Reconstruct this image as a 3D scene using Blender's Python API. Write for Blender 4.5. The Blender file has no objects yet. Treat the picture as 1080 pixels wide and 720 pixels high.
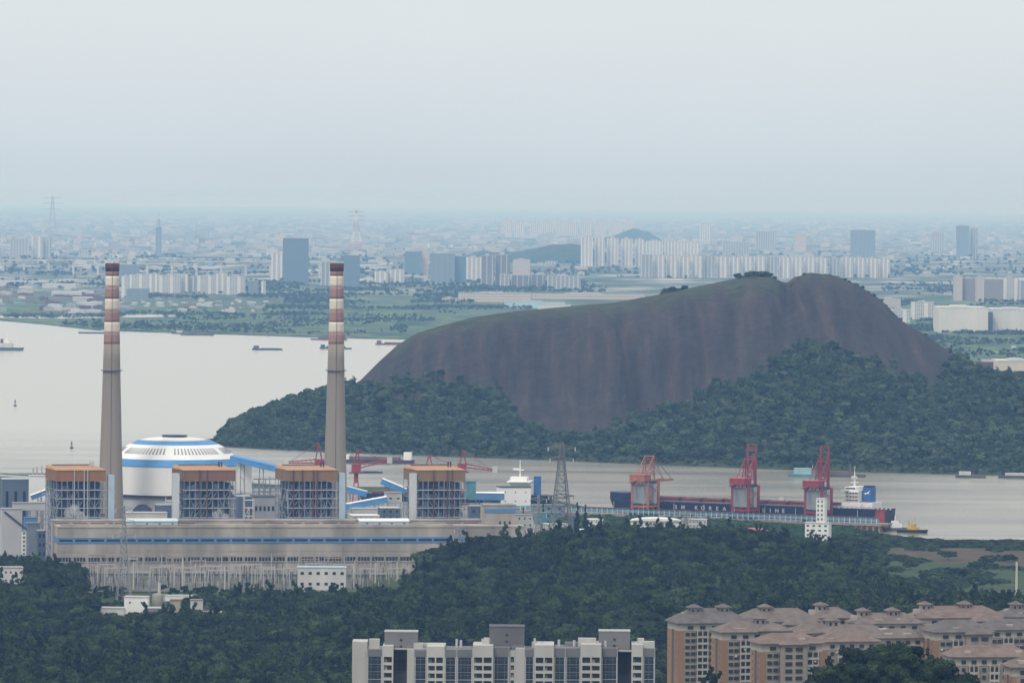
import bpy, bmesh, math, random
import numpy as np
from mathutils import Vector, Matrix, noise
random.seed(7); RNG = np.random.default_rng(7)
S = bpy.context.scene; COL = S.collection
R_ = math.radians

# ------------------------------------------------------------------ camera
FPX, HC = 6000.0, 310.0
CAM_ROT = Matrix.Rotation(R_(90) - math.atan(148 / FPX), 3, 'X') @ Matrix.Rotation(R_(0.5), 3, 'Z')
cd = bpy.data.cameras.new('camera'); cam = bpy.data.objects.new('camera', cd); COL.objects.link(cam)
cd.sensor_width = 36; cd.lens = 36 * FPX / 1080; cd.clip_start = 5; cd.clip_end = 300000
cam.matrix_world = Matrix.Translation((0, 0, HC)) @ CAM_ROT.to_4x4()
S.camera = cam
def ray(px, py): return CAM_ROT @ Vector(((px - 540) / FPX, -(py - 360) / FPX, -1))
def P(px, py, D):                       # the place at distance D seen at that pixel of the photograph
    d = ray(px, py); return Vector((0, 0, HC)) + d * (D / d.y)
def G(px, py, z=0.0):                   # the place at height z seen there
    d = ray(px, py); return Vector((0, 0, HC)) + d * ((z - HC) / d.z)
def proj(v):
    l = CAM_ROT.transposed() @ (Vector(v) - Vector((0, 0, HC)))
    return 540 + FPX * l.x / -l.z, 360 - FPX * l.y / -l.z

# ------------------------------------------------------------------ materials
MATS = {}
def mk(name, col, rough=.8, var=.15, scale=.15, streak=0, metal=0, spec=.3, island=0):
    if name in MATS: return MATS[name]
    m = bpy.data.materials.new(name); m.use_nodes = True; nt = m.node_tree; b = nt.nodes['Principled BSDF']
    b.inputs['Roughness'].default_value = rough; b.inputs['Metallic'].default_value = metal
    b.inputs['Specular IOR Level'].default_value = spec
    tc = nt.nodes.new('ShaderNodeTexCoord'); mp = nt.nodes.new('ShaderNodeMapping')
    nt.links.new(tc.outputs['Object'], mp.inputs[0])
    if streak: mp.inputs['Scale'].default_value = (1, 1, streak)
    n = nt.nodes.new('ShaderNodeTexNoise'); n.inputs['Scale'].default_value = scale; n.inputs['Detail'].default_value = 5
    nt.links.new(mp.outputs[0], n.inputs['Vector'])
    r = nt.nodes.new('ShaderNodeValToRGB'); r.color_ramp.elements[0].position = .3; r.color_ramp.elements[1].position = .7
    r.color_ramp.elements[0].color = [c * (1 - var) for c in col] + [1]
    r.color_ramp.elements[1].color = [min(1, c * (1 + var)) for c in col] + [1]
    nt.links.new(n.outputs['Fac'], r.inputs[0])
    out = r.outputs[0]
    if island:
        ob = nt.nodes.new('ShaderNodeObjectInfo'); mr = nt.nodes.new('ShaderNodeMapRange')
        mr.inputs[3].default_value = 1 - island; mr.inputs[4].default_value = 1 + island
        nt.links.new(ob.outputs['Random'], mr.inputs[0])
        hs = nt.nodes.new('ShaderNodeHueSaturation'); nt.links.new(mr.outputs[0], hs.inputs['Value']); nt.links.new(out, hs.inputs['Color'])
        out = hs.outputs[0]
    nt.links.new(out, b.inputs['Base Color'])
    MATS[name] = m; return m
def facade(name, wall, glass, px=4.0, pz=3.2, fx=.55, fz=.5, bay=0, bayfrac=.3, baycol=None):
    """wall with a grid of window openings in object space (x+y along the wall, z up); every bay metres a blank pier"""
    if name in MATS: return MATS[name]
    m = bpy.data.materials.new(name); m.use_nodes = True; nt = m.node_tree; b = nt.nodes['Principled BSDF']
    b.inputs['Roughness'].default_value = .7; b.inputs['Specular IOR Level'].default_value = .3
    tc = nt.nodes.new('ShaderNodeTexCoord'); sx = nt.nodes.new('ShaderNodeSeparateXYZ'); nt.links.new(tc.outputs['Object'], sx.inputs[0])
    def mt(op, a, v=None):
        n = nt.nodes.new('ShaderNodeMath'); n.operation = op
        for k, q in enumerate((a, v)):
            if q is None: continue
            if isinstance(q, (int, float)): n.inputs[k].default_value = q
            else: nt.links.new(q, n.inputs[k])
        return n.outputs[0]
    h = mt('ADD', sx.outputs[0], sx.outputs[1])
    wx = mt('LESS_THAN', mt('FRACT', mt('DIVIDE', h, px)), fx); wz = mt('LESS_THAN', mt('FRACT', mt('DIVIDE', sx.outputs[2], pz)), fz)
    w = mt('MULTIPLY', wx, wz)
    mx = nt.nodes.new('ShaderNodeMix'); mx.data_type = 'RGBA'
    mx.inputs[6].default_value = (*wall, 1); mx.inputs[7].default_value = (*glass, 1)
    if bay:
        pier = mt('LESS_THAN', mt('FRACT', mt('DIVIDE', h, bay)), bayfrac)
        w = mt('MULTIPLY', w, mt('SUBTRACT', 1.0, pier))
        bx = nt.nodes.new('ShaderNodeMix'); bx.data_type = 'RGBA'; nt.links.new(pier, bx.inputs[0])
        bx.inputs[6].default_value = (*wall, 1); bx.inputs[7].default_value = (*(baycol or wall), 1)
        nt.links.new(bx.outputs[2], mx.inputs[6])
    nt.links.new(w, mx.inputs[0]); nt.links.new(mx.outputs[2], b.inputs['Base Color'])
    MATS[name] = m; return m

# ------------------------------------------------------------------ mesh helper
class MB:
    def __init__(s): s.v = []; s.f = []
    def add(s, vs, fs, M=None):
        o = len(s.v); s.v += [tuple(M @ Vector(p)) if M else tuple(p) for p in vs]; s.f += [tuple(i + o for i in f) for f in fs]; return s
    def box(s, x0, x1, y0, y1, z0, z1, M=None):
        return s.add([(x0,y0,z0),(x1,y0,z0),(x1,y1,z0),(x0,y1,z0),(x0,y0,z1),(x1,y0,z1),(x1,y1,z1),(x0,y1,z1)],
                     [(3,2,1,0),(4,5,6,7),(0,1,5,4),(1,2,6,5),(2,3,7,6),(3,0,4,7)], M)
    def prism(s, pts, z0, z1, M=None):
        n = len(pts); return s.add([(x,y,z0) for x,y in pts] + [(x,y,z1) for x,y in pts],
              [tuple(range(n))[::-1], tuple(range(n, 2*n))] + [(i,(i+1)%n,(i+1)%n+n,i+n) for i in range(n)], M)
    def loft(s, rings, cap=True, M=None):
        n = len(rings[0]); vs = [p for r in rings for p in r]; fs = []
        for k in range(len(rings)-1):
            for i in range(n): fs.append((k*n+i, k*n+(i+1)%n, (k+1)*n+(i+1)%n, (k+1)*n+i))
        if cap: fs += [tuple(range(n))[::-1], tuple(range((len(rings)-1)*n, len(rings)*n))]
        return s.add(vs, fs, M)
    def tube(s, a, b, r, n=5, r2=None):
        a, b = Vector(a), Vector(b); d = b - a
        if d.length < 1e-6: return s
        q = d.to_track_quat('Z', 'Y').to_matrix(); r2 = r if r2 is None else r2
        ring = lambda c, rr: [tuple(c + q @ Vector((rr*math.cos(t), rr*math.sin(t), 0))) for t in [2*math.pi*i/n for i in range(n)]]
        return s.loft([ring(a, r), ring(b, r2)])
    def lathe(s, prof, n=32, cx=0, cy=0):
        return s.loft([[(cx+r*math.cos(2*math.pi*i/n), cy+r*math.sin(2*math.pi*i/n), z) for i in range(n)] for r, z in prof])
    def build(s, name, m, parent=None, smooth=False, loc=None, rz=0):
        me = bpy.data.meshes.new(name); me.from_pydata(s.v, [], s.f); me.update()
        for mm in (m if isinstance(m, (list, tuple)) else [m]): me.materials.append(mm)
        if smooth:
            me.polygons.foreach_set('use_smooth', [True]*len(me.polygons))
        o = bpy.data.objects.new(name, me); COL.objects.link(o)
        if parent: o.parent = parent
        if loc is not None: o.location = loc
        o.rotation_euler.z = rz
        return o
def tag(o, label=None, cat=None, group=None, kind=None):
    if label: o['label'] = label
    if cat: o['category'] = cat
    if group: o['group'] = group
    if kind: o['kind'] = kind
    return o
def thing(name, label, cat, loc=(0,0,0), rz=0, group=None):
    o = bpy.data.objects.new(name, None); COL.objects.link(o); o.location = loc; o.rotation_euler.z = rz
    o.empty_display_size = 1
    return tag(o, label, cat, group)
def copy_tree(o, parent=None, kids=None):
    c = o.copy(); COL.objects.link(c)
    if parent: c.parent = parent
    for ch in list(o.children): copy_tree(ch, c)
    return c
def interp(x, pts):
    return float(np.interp(x, [p[0] for p in pts], [p[1] for p in pts]))

# ------------------------------------------------------------------ sky, sun, haze
SUN_EL, SUN_AZ = R_(52), R_(215)      # azimuth measured clockwise from +Y (the view direction); high, behind and left
W = bpy.data.worlds.new('World'); S.world = W; W.use_nodes = True; nt = W.node_tree
bg = nt.nodes['Background']; bg.inputs[1].default_value = .1
sky = nt.nodes.new('ShaderNodeTexSky'); sky.sky_type = 'NISHITA'; sky.sun_disc = False
sky.sun_elevation = SUN_EL; sky.sun_rotation = SUN_AZ; sky.dust_density = 5; sky.air_density = 1.5; sky.altitude = 300
tc = nt.nodes.new('ShaderNodeTexCoord'); sp = nt.nodes.new('ShaderNodeSeparateXYZ'); nt.links.new(tc.outputs['Generated'], sp.inputs[0])
ramp = nt.nodes.new('ShaderNodeValToRGB'); nt.links.new(sp.outputs[2], ramp.inputs[0])      # overcast layer: brighter overhead than at the horizon
def g(v): return (v[0], v[1], v[2], 1)
els = ramp.color_ramp.elements
els[0].position = 0; els[0].color = g((.58, .675, .755)); els[1].position = 1; els[1].color = g((1, 1, 1))
for p, c in ((.012, (.66, .735, .795)), (.03, (.745, .80, .835)), (.07, (.80, .83, .845)), (.4, (.9, .91, .92))):
    e = els.new(p); e.color = g(c)
mul = nt.nodes.new('ShaderNodeVectorMath'); mul.operation = 'SCALE'; mul.inputs[3].default_value = 10.8
nt.links.new(ramp.outputs[0], mul.inputs[0])
nz = nt.nodes.new('ShaderNodeTexNoise'); nz.inputs['Scale'].default_value = 9.0; nz.inputs['Detail'].default_value = 4
mp = nt.nodes.new('ShaderNodeMapping'); mp.inputs['Scale'].default_value = (1, 1, 1.6); nt.links.new(tc.outputs['Generated'], mp.inputs[0]); nt.links.new(mp.outputs[0], nz.inputs['Vector'])
mr = nt.nodes.new('ShaderNodeMapRange'); mr.inputs[3].default_value = .94; mr.inputs[4].default_value = 1.06; nt.links.new(nz.outputs['Fac'], mr.inputs[0])
m2 = nt.nodes.new('ShaderNodeVectorMath'); m2.operation = 'SCALE'; nt.links.new(mul.outputs[0], m2.inputs[0]); nt.links.new(mr.outputs[0], m2.inputs[3])
mix = nt.nodes.new('ShaderNodeMix'); mix.data_type = 'RGBA'; mix.inputs[0].default_value = .88
nt.links.new(sky.outputs[0], mix.inputs[6]); nt.links.new(m2.outputs[0], mix.inputs[7]); nt.links.new(mix.outputs[2], bg.inputs[0])
sl = bpy.data.lights.new('sun', 'SUN'); so = bpy.data.objects.new('sun', sl); COL.objects.link(so)
sl.energy = 1.5; sl.angle = R_(12); sl.color = (1, .97, .93)
to_sun = Vector((math.sin(SUN_AZ)*math.cos(SUN_EL), math.cos(SUN_AZ)*math.cos(SUN_EL), math.sin(SUN_EL)))
so.rotation_euler = to_sun.to_track_quat('Z', 'Y').to_euler(); so.location = (0, 0, 2000)
S.view_settings.view_transform = 'Standard'; S.view_settings.look = 'None'; S.view_settings.gamma = 1; S.view_settings.exposure = 0
S.cycles.volume_bounces = 3; S.cycles.max_bounces = 6; S.cycles.transparent_max_bounces = 8; S.cycles.diffuse_bounces = 3; S.cycles.glossy_bounces = 3
hz = MB().box(-66000, 66000, -300, 222000, -14, 350).build('haze', bpy.data.materials.new('haze_air')); tag(hz, kind='stuff')
hm = hz.data.materials[0]; hm.use_nodes = True; nt = hm.node_tree; nt.nodes.remove(nt.nodes['Principled BSDF'])
pv = nt.nodes.new('ShaderNodeVolumePrincipled'); nt.links.new(pv.outputs[0], nt.nodes['Material Output'].inputs['Volume'])
pv.inputs['Color'].default_value = (.30, .57, 1, 1); pv.inputs['Absorption Color'].default_value = (.8, .8, .8, 1)
pv.inputs['Density'].default_value = 3.0e-5; pv.inputs['Density Attribute'].default_value = ''; pv.inputs['Anisotropy'].default_value = 0

# ------------------------------------------------------------------ near ground
def tps_fit(pts):
    A = np.array(pts, float); X = A[:, :2] / 1000; z = A[:, 2]; n = len(A)
    r2 = ((X[:, None] - X[None]) ** 2).sum(-1); K = np.where(r2 > 0, r2 * np.log(np.maximum(r2, 1e-12)) * .5, 0) + np.eye(n) * 2e-3
    Pm = np.c_[np.ones(n), X]; L = np.zeros((n + 3, n + 3)); L[:n, :n] = K; L[:n, n:] = Pm; L[n:, :n] = Pm.T
    c = np.linalg.solve(L, np.r_[z, 0, 0, 0]); return X, c
def tps_eval(fit, x, y):
    X, c = fit; q = np.stack([np.asarray(x, float), np.asarray(y, float)], -1) / 1000
    r2 = ((q[..., None, :] - X) ** 2).sum(-1); K = np.where(r2 > 0, r2 * np.log(np.maximum(r2, 1e-12)) * .5, 0)
    n = len(X); return K @ c[:n] + c[n] + q @ c[n + 1:]
SHORE = [G(px, py, 0) for px, py in ((-330, 500), (-60, 503), (48, 503), (130, 508), (240, 512), (320, 517), (450, 518), (560, 526), (650, 546), (800, 557), (880, 562), (915, 569), (940, 573), (1000, 578), (1080, 578), (1350, 580))]
def shoreD(x): return np.interp(x, [p.x for p in SHORE], [p.y for p in SHORE])
cp = []
def C(px, py, D, dz=10.5):                 # crown tops seen at (px, py): the ground is dz below
    p = P(px, py, D); cp.append((p.x, D, p.z - dz))
for a in ((0,720,3250),(200,720,3250),(400,720,3200),(600,720,3150),(720,720,3150),
          (0,690,3600),(200,690,3600),(400,690,3600),(560,690,3500),(700,690,3500),
          (0,655,4050),(130,664,4150),(250,655,4150),(330,645,4250),
          (420,625,4300),(480,590,4400),(510,574,4430),(560,572,4450),(610,565,4480),(660,556,4500),(720,556,4500),(780,562,4480),(840,571,4420),(885,588,4350),(905,612,4250),
          (480,640,3950),(560,630,3950),(640,620,3950),(720,615,3950),(800,620,3950),(860,630,3950),(640,665,3600),(740,660,3600),(820,655,3500)): C(*a)
for x, D, z in ((-700,4500,5),(-500,4560,5),(-380,4560,5),(-250,4540,5),(-130,4520,5),(-400,4750,5),(-200,4800,5),(0,4900,5),(-400,5200,5),(-100,5200,5),(150,5000,5),(350,4900,5),(-400,5800,5),(-100,5600,5),(100,5400,5),
                (300,4650,6),(400,4500,6),(600,4500,6),(330,5100,4.5),(500,5200,4.5),(700,5000,5),(450,4100,14),(600,4100,14),(-900,5500,5),(900,5200,5),
                (-300,2300,58),(0,2300,54),(200,2300,60),(400,2300,62),(-500,1600,95),(0,1500,100),(400,1500,110),(0,2800,44),(300,2800,55),(500,2800,50),(-500,2800,42),(450,3300,40),(700,3000,45),(900,4000,15),(-900,4000,10),(-900,2500,50)):
    cp.append((x, D, z))
FIT = tps_fit(cp)
def ground_z(x, y):
    x = np.asarray(x, float); y = np.asarray(y, float)
    z = tps_eval(FIT, x, y)
    z = np.maximum(z, 4.5)
    k = np.exp(-(((x - 141) / 66) ** 2 + ((y - 2120) / 80) ** 2)); z = z + 73 * k          # knoll before the beige blocks
    sm = lambda a, b, t: (lambda q: q*q*(3-2*q))(np.clip((t - a)/(b - a), 0, 1))
    wl = sm(3830, 3990, y) * sm(-70, -125, x); z = z*(1-wl) + np.minimum(z, 4.8)*wl
    wr = sm(4130, 4260, y) * sm(250, 300, x - (y - 4300)*.0625); z = z*(1-wr) + np.minimum(z, 5)*wr
    z = np.where((x > -500) & (x < 70) & (y > 4560) & (y < 6300), np.minimum(z, 4.7), z)
    return np.where(y > shoreD(x) - 25, np.minimum(z, 4.5), z)
NX, NY = 170, 230
xs = np.linspace(-1000, 1000, NX); ts = np.linspace(0, 1, NY)
XX = np.repeat(xs[None], NY, 0); SD = shoreD(xs); YY = 1300 + ts[:, None] * (SD[None] - 1300)
ZZ = ground_z(XX, YY)
XX = np.r_[XX, XX[-1:]]; YY = np.r_[YY, YY[-1:] + 6]; ZZ = np.r_[ZZ, np.full((1, NX), -2.0)]
def grid_mesh(name, X, Y, Z, m, attrs=None):
    ny, nx = X.shape; v = np.stack([X, Y, Z], -1).reshape(-1, 3)
    i = np.arange(ny * nx).reshape(ny, nx); f = np.stack([i[:-1, :-1], i[:-1, 1:], i[1:, 1:], i[1:, :-1]], -1).reshape(-1, 4)
    me = bpy.data.meshes.new(name); me.from_pydata(v.tolist(), [], f.tolist()); me.update(); me.materials.append(m)
    me.polygons.foreach_set('use_smooth', [True] * len(me.polygons))
    for k, a in (attrs or {}).items():
        at = me.attributes.new(k, 'FLOAT', 'POINT'); at.data.foreach_set('value', a.reshape(-1).astype(np.float32))
    o = bpy.data.objects.new(name, me); COL.objects.link(o); return o
def ramp_mat(name, stops, scale, attr=None, attr_stops=None, detail=8, rough=.9, stretch=(1,1,1), scale2=None):
    """noise between colours; where the named attribute is high, the second set of colours"""
    m = bpy.data.materials.new(name); m.use_nodes = True; nt = m.node_tree; b = nt.nodes['Principled BSDF']; b.inputs['Roughness'].default_value = rough
    b.inputs['Specular IOR Level'].default_value = .15
    tc = nt.nodes.new('ShaderNodeTexCoord'); mp = nt.nodes.new('ShaderNodeMapping'); mp.inputs['Scale'].default_value = stretch
    nt.links.new(tc.outputs['Object'], mp.inputs[0])
    def layer(st, sc):
        n = nt.nodes.new('ShaderNodeTexNoise'); n.inputs['Scale'].default_value = sc; n.inputs['Detail'].default_value = detail; n.inputs['Roughness'].default_value = .65
        nt.links.new(mp.outputs[0], n.inputs['Vector']); r = nt.nodes.new('ShaderNodeValToRGB'); nt.links.new(n.outputs['Fac'], r.inputs[0])
        while len(r.color_ramp.elements) < len(st): r.color_ramp.elements.new(.5)
        for e, (p, c) in zip(r.color_ramp.elements, st): e.position = p; e.color = (*c, 1)
        return r.outputs[0], n.outputs['Fac']
    c1, n1 = layer(stops, scale); out = c1
    if attr:
        c2, n2 = layer(attr_stops, scale2 or scale)
        a = nt.nodes.new('ShaderNodeAttribute'); a.attribute_name = attr
        ad = nt.nodes.new('ShaderNodeMath'); ad.operation = 'ADD'; nt.links.new(a.outputs['Fac'], ad.inputs[0]); nt.links.new(n1, ad.inputs[1])
        mr = nt.nodes.new('ShaderNodeMapRange'); mr.inputs[1].default_value = .9; mr.inputs[2].default_value = 1.1; nt.links.new(ad.outputs[0], mr.inputs[0])
        mx = nt.nodes.new('ShaderNodeMix'); mx.data_type = 'RGBA'; nt.links.new(mr.outputs[0], mx.inputs[0]); nt.links.new(c1, mx.inputs[6]); nt.links.new(c2, mx.inputs[7]); out = mx.outputs[2]
    nt.links.new(out, b.inputs['Base Color']); MATS[name] = m; return m
def gauss(x, y, p, rx, ry): return np.exp(-(((x - p.x) / rx) ** 2 + ((y - p.y) / ry) ** 2))
dirt = np.zeros_like(XX)
for px, py, rx, ry, a in ((1010,585,80,120,1.0),(950,584,55,90,.9),(1080,588,70,120,1),(905,602,22,60,.7),(880,580,15,50,.4)):
    dirt = np.maximum(dirt, a * gauss(XX, YY, G(px, py, 4.5), rx, ry))
yard = ((XX > -470) & (XX < 60) & (YY > 4420) & (YY < 5900)) * .62       # concrete yard of the power station
GM = ramp_mat('near_soil', [(.32, (.018,.032,.014)), (.47, (.045,.072,.026)), (.55, (.035,.058,.022)), (.7, (.085,.105,.042))], .03, 'dirt',
              [(.3, (.060,.042,.032)), (.45, (.105,.070,.052)), (.56, (.075,.060,.036)), (.66, (.045,.062,.026))], scale2=.035)
tag(grid_mesh('near_ground', XX, YY, ZZ, GM, {'dirt': np.maximum(dirt, yard * 0)}), kind='structure')
yp = [(-470,4600),(0,4640),(60,4660),(45,5150),(10,5600),(-30,5850),(-200,5960),(-330,6020),(-480,6100)]
tag(MB().add([(x, y, 5.03) for x, y in yp], [tuple(range(len(yp)))]).build('station_yard', mk('yard_concrete', (.20,.195,.185), .9, .3, .02)), kind='structure')

tag(MB().add([(x, y, 5.02) for x, y in ((-435,4390),(-75,4425),(-62,4596),(-470,4596))], [(0,1,2,3)]).build('switchyard_gravel', ramp_mat('yard_gravel', [(.35,(.075,.085,.055)),(.55,(.13,.125,.105)),(.7,(.20,.19,.165))], .03)), kind='structure')
# ------------------------------------------------------------------ water
wm = bpy.data.materials.new('river_water'); wm.use_nodes = True; nt = wm.node_tree; b = nt.nodes['Principled BSDF']
b.inputs['Roughness'].default_value = .22; b.inputs['IOR'].default_value = 1.33
tc = nt.nodes.new('ShaderNodeTexCoord'); mp = nt.nodes.new('ShaderNodeMapping'); mp.inputs['Scale'].default_value = (.35, 1.6, 1); nt.links.new(tc.outputs['Object'], mp.inputs[0])
n1 = nt.nodes.new('ShaderNodeTexNoise'); n1.inputs['Scale'].default_value = .006; n1.inputs['Detail'].default_value = 5; n1.inputs['Distortion'].default_value = .8; nt.links.new(mp.outputs[0], n1.inputs['Vector'])
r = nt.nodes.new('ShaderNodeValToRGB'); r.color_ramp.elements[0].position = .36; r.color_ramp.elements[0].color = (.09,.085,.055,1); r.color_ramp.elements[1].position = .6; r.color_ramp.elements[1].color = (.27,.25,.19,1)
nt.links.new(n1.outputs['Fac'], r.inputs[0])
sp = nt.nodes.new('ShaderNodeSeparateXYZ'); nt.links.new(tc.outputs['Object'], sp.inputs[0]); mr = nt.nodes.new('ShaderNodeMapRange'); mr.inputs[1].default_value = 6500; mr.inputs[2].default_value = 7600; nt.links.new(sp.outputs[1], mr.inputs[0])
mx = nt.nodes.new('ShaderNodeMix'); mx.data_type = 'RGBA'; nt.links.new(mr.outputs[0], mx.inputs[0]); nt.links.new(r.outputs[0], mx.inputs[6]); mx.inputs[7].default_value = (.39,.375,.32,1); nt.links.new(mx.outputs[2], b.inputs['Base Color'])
n2 = nt.nodes.new('ShaderNodeTexNoise'); n2.inputs['Scale'].default_value = .12; n2.inputs['Detail'].default_value = 3; nt.links.new(tc.outputs['Object'], n2.inputs['Vector'])
bp = nt.nodes.new('ShaderNodeBump'); bp.inputs['Strength'].default_value = .35; bp.inputs['Distance'].default_value = 1.0; nt.links.new(n2.outputs['Fac'], bp.inputs['Height']); nt.links.new(bp.outputs[0], b.inputs['Normal'])
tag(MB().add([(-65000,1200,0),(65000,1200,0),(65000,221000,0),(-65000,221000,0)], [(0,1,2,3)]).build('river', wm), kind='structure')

# ------------------------------------------------------------------ far plain
FS = [(-65000, 15600)] + [(p.x, p.y) for p in (G(px, py, 0) for px, py in ((-200,333),(0,338),(45,342),(100,348),(180,351),(250,353),(340,356),(430,358),(560,362)))] + [(700,10200),(1100,9300),(2500,9000),(65000,9000)]
poly = FS + [(65000, 220000), (-65000, 220000)]
fm = bpy.data.materials.new('far_fields'); fm.use_nodes = True; nt = fm.node_tree; b = nt.nodes['Principled BSDF']; b.inputs['Roughness'].default_value = .95; b.inputs['Specular IOR Level'].default_value = .1
tc = nt.nodes.new('ShaderNodeTexCoord'); sp = nt.nodes.new('ShaderNodeSeparateXYZ'); nt.links.new(tc.outputs['Object'], sp.inputs[0])
def nzl(sc, stops, stretch=(1, 1, 1), det=6):
    mp = nt.nodes.new('ShaderNodeMapping'); mp.inputs['Scale'].default_value = stretch; nt.links.new(tc.outputs['Object'], mp.inputs[0])
    n = nt.nodes.new('ShaderNodeTexNoise'); n.inputs['Scale'].default_value = sc; n.inputs['Detail'].default_value = det; nt.links.new(mp.outputs[0], n.inputs['Vector'])
    r = nt.nodes.new('ShaderNodeValToRGB'); nt.links.new(n.outputs['Fac'], r.inputs[0])
    while len(r.color_ramp.elements) < len(stops): r.color_ramp.elements.new(.5)
    for e, (p, c) in zip(r.color_ramp.elements, stops): e.position = p; e.color = (*c, 1)
    return r.outputs[0]
fields = nzl(.006, [(.30,(.025,.045,.025)),(.42,(.05,.085,.045)),(.50,(.115,.165,.08)),(.60,(.05,.08,.045)),(.72,(.16,.16,.12))], (1,.4,1), 10)
town = nzl(.004, [(.35,(.035,.06,.035)),(.48,(.10,.12,.09)),(.58,(.26,.26,.25)),(.7,(.5,.5,.48))], (1,.35,1), 9)
mr = nt.nodes.new('ShaderNodeMapRange'); mr.inputs[1].default_value = 16500; mr.inputs[2].default_value = 21000; nt.links.new(sp.outputs[1], mr.inputs[0])
mx = nt.nodes.new('ShaderNodeMix'); mx.data_type = 'RGBA'; nt.links.new(mr.outputs[0], mx.inputs[0]); nt.links.new(fields, mx.inputs[6]); nt.links.new(town, mx.inputs[7]); nt.links.new(mx.outputs[2], b.inputs['Base Color'])
tag(MB().prism(poly, -3, 3).build('far_plain', fm), kind='structure')
def strip(name, pts, z, m):
    q = [G(a, b_, z) for a, b_ in pts]; return tag(MB().add(q, [tuple(range(len(q)))]).build(name, m), kind='structure')
strip('inlet_water', [(-40,332.5),(20,333),(52,334),(52,336),(20,335.4),(-40,334.5)], 3.2, wm)
strip('inlet_water', [(58,332.5),(120,332),(185,331.5),(185,333.8),(120,335),(58,336)], 3.2, wm)
# ------------------------------------------------------------------ crowns and forests
def leaf_mat(name, c0, c1, vary=.35):
    m = bpy.data.materials.new(name); m.use_nodes = True; nt = m.node_tree; b = nt.nodes['Principled BSDF']; b.inputs['Roughness'].default_value = .75; b.inputs['Specular IOR Level'].default_value = .2
    tc = nt.nodes.new('ShaderNodeTexCoord'); n = nt.nodes.new('ShaderNodeTexNoise'); n.inputs['Scale'].default_value = .35; n.inputs['Detail'].default_value = 3; nt.links.new(tc.outputs['Object'], n.inputs['Vector'])
    oi = nt.nodes.new('ShaderNodeObjectInfo')
    mx = nt.nodes.new('ShaderNodeMix'); mx.data_type = 'RGBA'; mx.inputs[6].default_value = (*c0, 1); mx.inputs[7].default_value = (*c1, 1)
    ad = nt.nodes.new('ShaderNodeMath'); ad.operation = 'MULTIPLY_ADD'; nt.links.new(oi.outputs['Random'], ad.inputs[0]); ad.inputs[1].default_value = .9; 
    s2 = nt.nodes.new('ShaderNodeMath'); s2.operation = 'MULTIPLY_ADD'; nt.links.new(n.outputs['Fac'], s2.inputs[0]); s2.inputs[1].default_value = 1.2; s2.inputs[2].default_value = -.6
    nt.links.new(s2.outputs[0], ad.inputs[2]); nt.links.new(ad.outputs[0], mx.inputs[0]); mx.clamp_factor = True
    hs = nt.nodes.new('ShaderNodeHueSaturation'); mr = nt.nodes.new('ShaderNodeMapRange'); mr.inputs[3].default_value = 1 - vary; mr.inputs[4].default_value = 1 + vary
    w = nt.nodes.new('ShaderNodeTexWhiteNoise'); w.noise_dimensions = '1D'; nt.links.new(oi.outputs['Random'], w.inputs['W']); nt.links.new(w.outputs['Value'], mr.inputs[0])
    nt.links.new(mr.outputs[0], hs.inputs['Value']); nt.links.new(mx.outputs[2], hs.inputs['Color']); nt.links.new(hs.outputs[0], b.inputs['Base Color'])
    MATS[name] = m; return m
LEAF = leaf_mat('broad_leaf', (.006,.014,.007), (.038,.064,.015), .65)
LEAF_HILL = leaf_mat('hill_leaf', (.012,.032,.018), (.075,.115,.055), .6)
LEAF_PALE = leaf_mat('hill_pale_leaf', (.055,.080,.052), (.11,.13,.085), .3)
LEAF_OLIVE = leaf_mat('pale_leaf', (.040,.065,.022), (.065,.095,.032), .2)
LEAF_RED = leaf_mat('reddish_leaf', (.045,.032,.026), (.075,.055,.042), .2)
LEAF_DARK = leaf_mat('conifer_leaf', (.010,.024,.016), (.018,.036,.022), .2)
BARK = mk('bark', (.11,.085,.06), .9)
def crown_mesh(name, lobes, nleaf, size, m, seed, core=.72):
    """foliage: leaf sprays spread through several lobes, with gaps between; lobes = (x, y, z, rx, rz)"""
    rg = np.random.default_rng(seed); V = []; F = []
    wts = np.array([l[3] ** 2 for l in lobes]); wts = wts / wts.sum(); k = 0
    for li, n in enumerate(rg.multinomial(nleaf, wts)):
        x, y, z, rx, rz = lobes[li]
        for _ in range(n):
            d = rg.normal(size=3); d /= np.linalg.norm(d)
            if d[2] < -.55: d[2] = -d[2]
            r = rg.uniform(.72, 1.06); c = np.array([x + d[0]*rx*r, y + d[1]*rx*r, z + d[2]*rz*r])
            nrm = d + rg.normal(size=3) * .45; nrm /= np.linalg.norm(nrm)
            a = np.cross(nrm, [0, 0, 1.0001]); a /= np.linalg.norm(a); b = np.cross(nrm, a); t = rg.uniform(0, 6.28)
            a, b = a*math.cos(t) + b*math.sin(t), b*math.cos(t) - a*math.sin(t); s = size * rg.uniform(.6, 1.25)
            V += [c - a*s, c - b*s*.7, c + a*s, c + b*s*.7]; F.append((k, k+1, k+2, k+3)); k += 4
    for x, y, z, rx, rz in lobes:                       # inner mass of twigs and leaves
        n = 7; o = len(V)
        for i in range(5):
            th = math.pi * (i + .5) / 5
            for j in range(n):
                q = core * rg.uniform(.8, 1.1); ph = 6.283 * j / n
                V.append(np.array([x + rx*q*math.sin(th)*math.cos(ph), y + rx*q*math.sin(th)*math.sin(ph), z + rz*q*math.cos(th)]))
        for i in range(4):
            for j in range(n): F.append((o+i*n+j, o+i*n+(j+1) % n, o+(i+1)*n+(j+1) % n, o+(i+1)*n+j))
        F.append(tuple(o + j for j in range(n))); F.append(tuple(o + 4*n + j for j in range(n))[::-1])
    me = bpy.data.meshes.new(name); me.from_pydata([tuple(p) for p in V], [], F); me.update(); me.materials.append(m); return me
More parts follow.
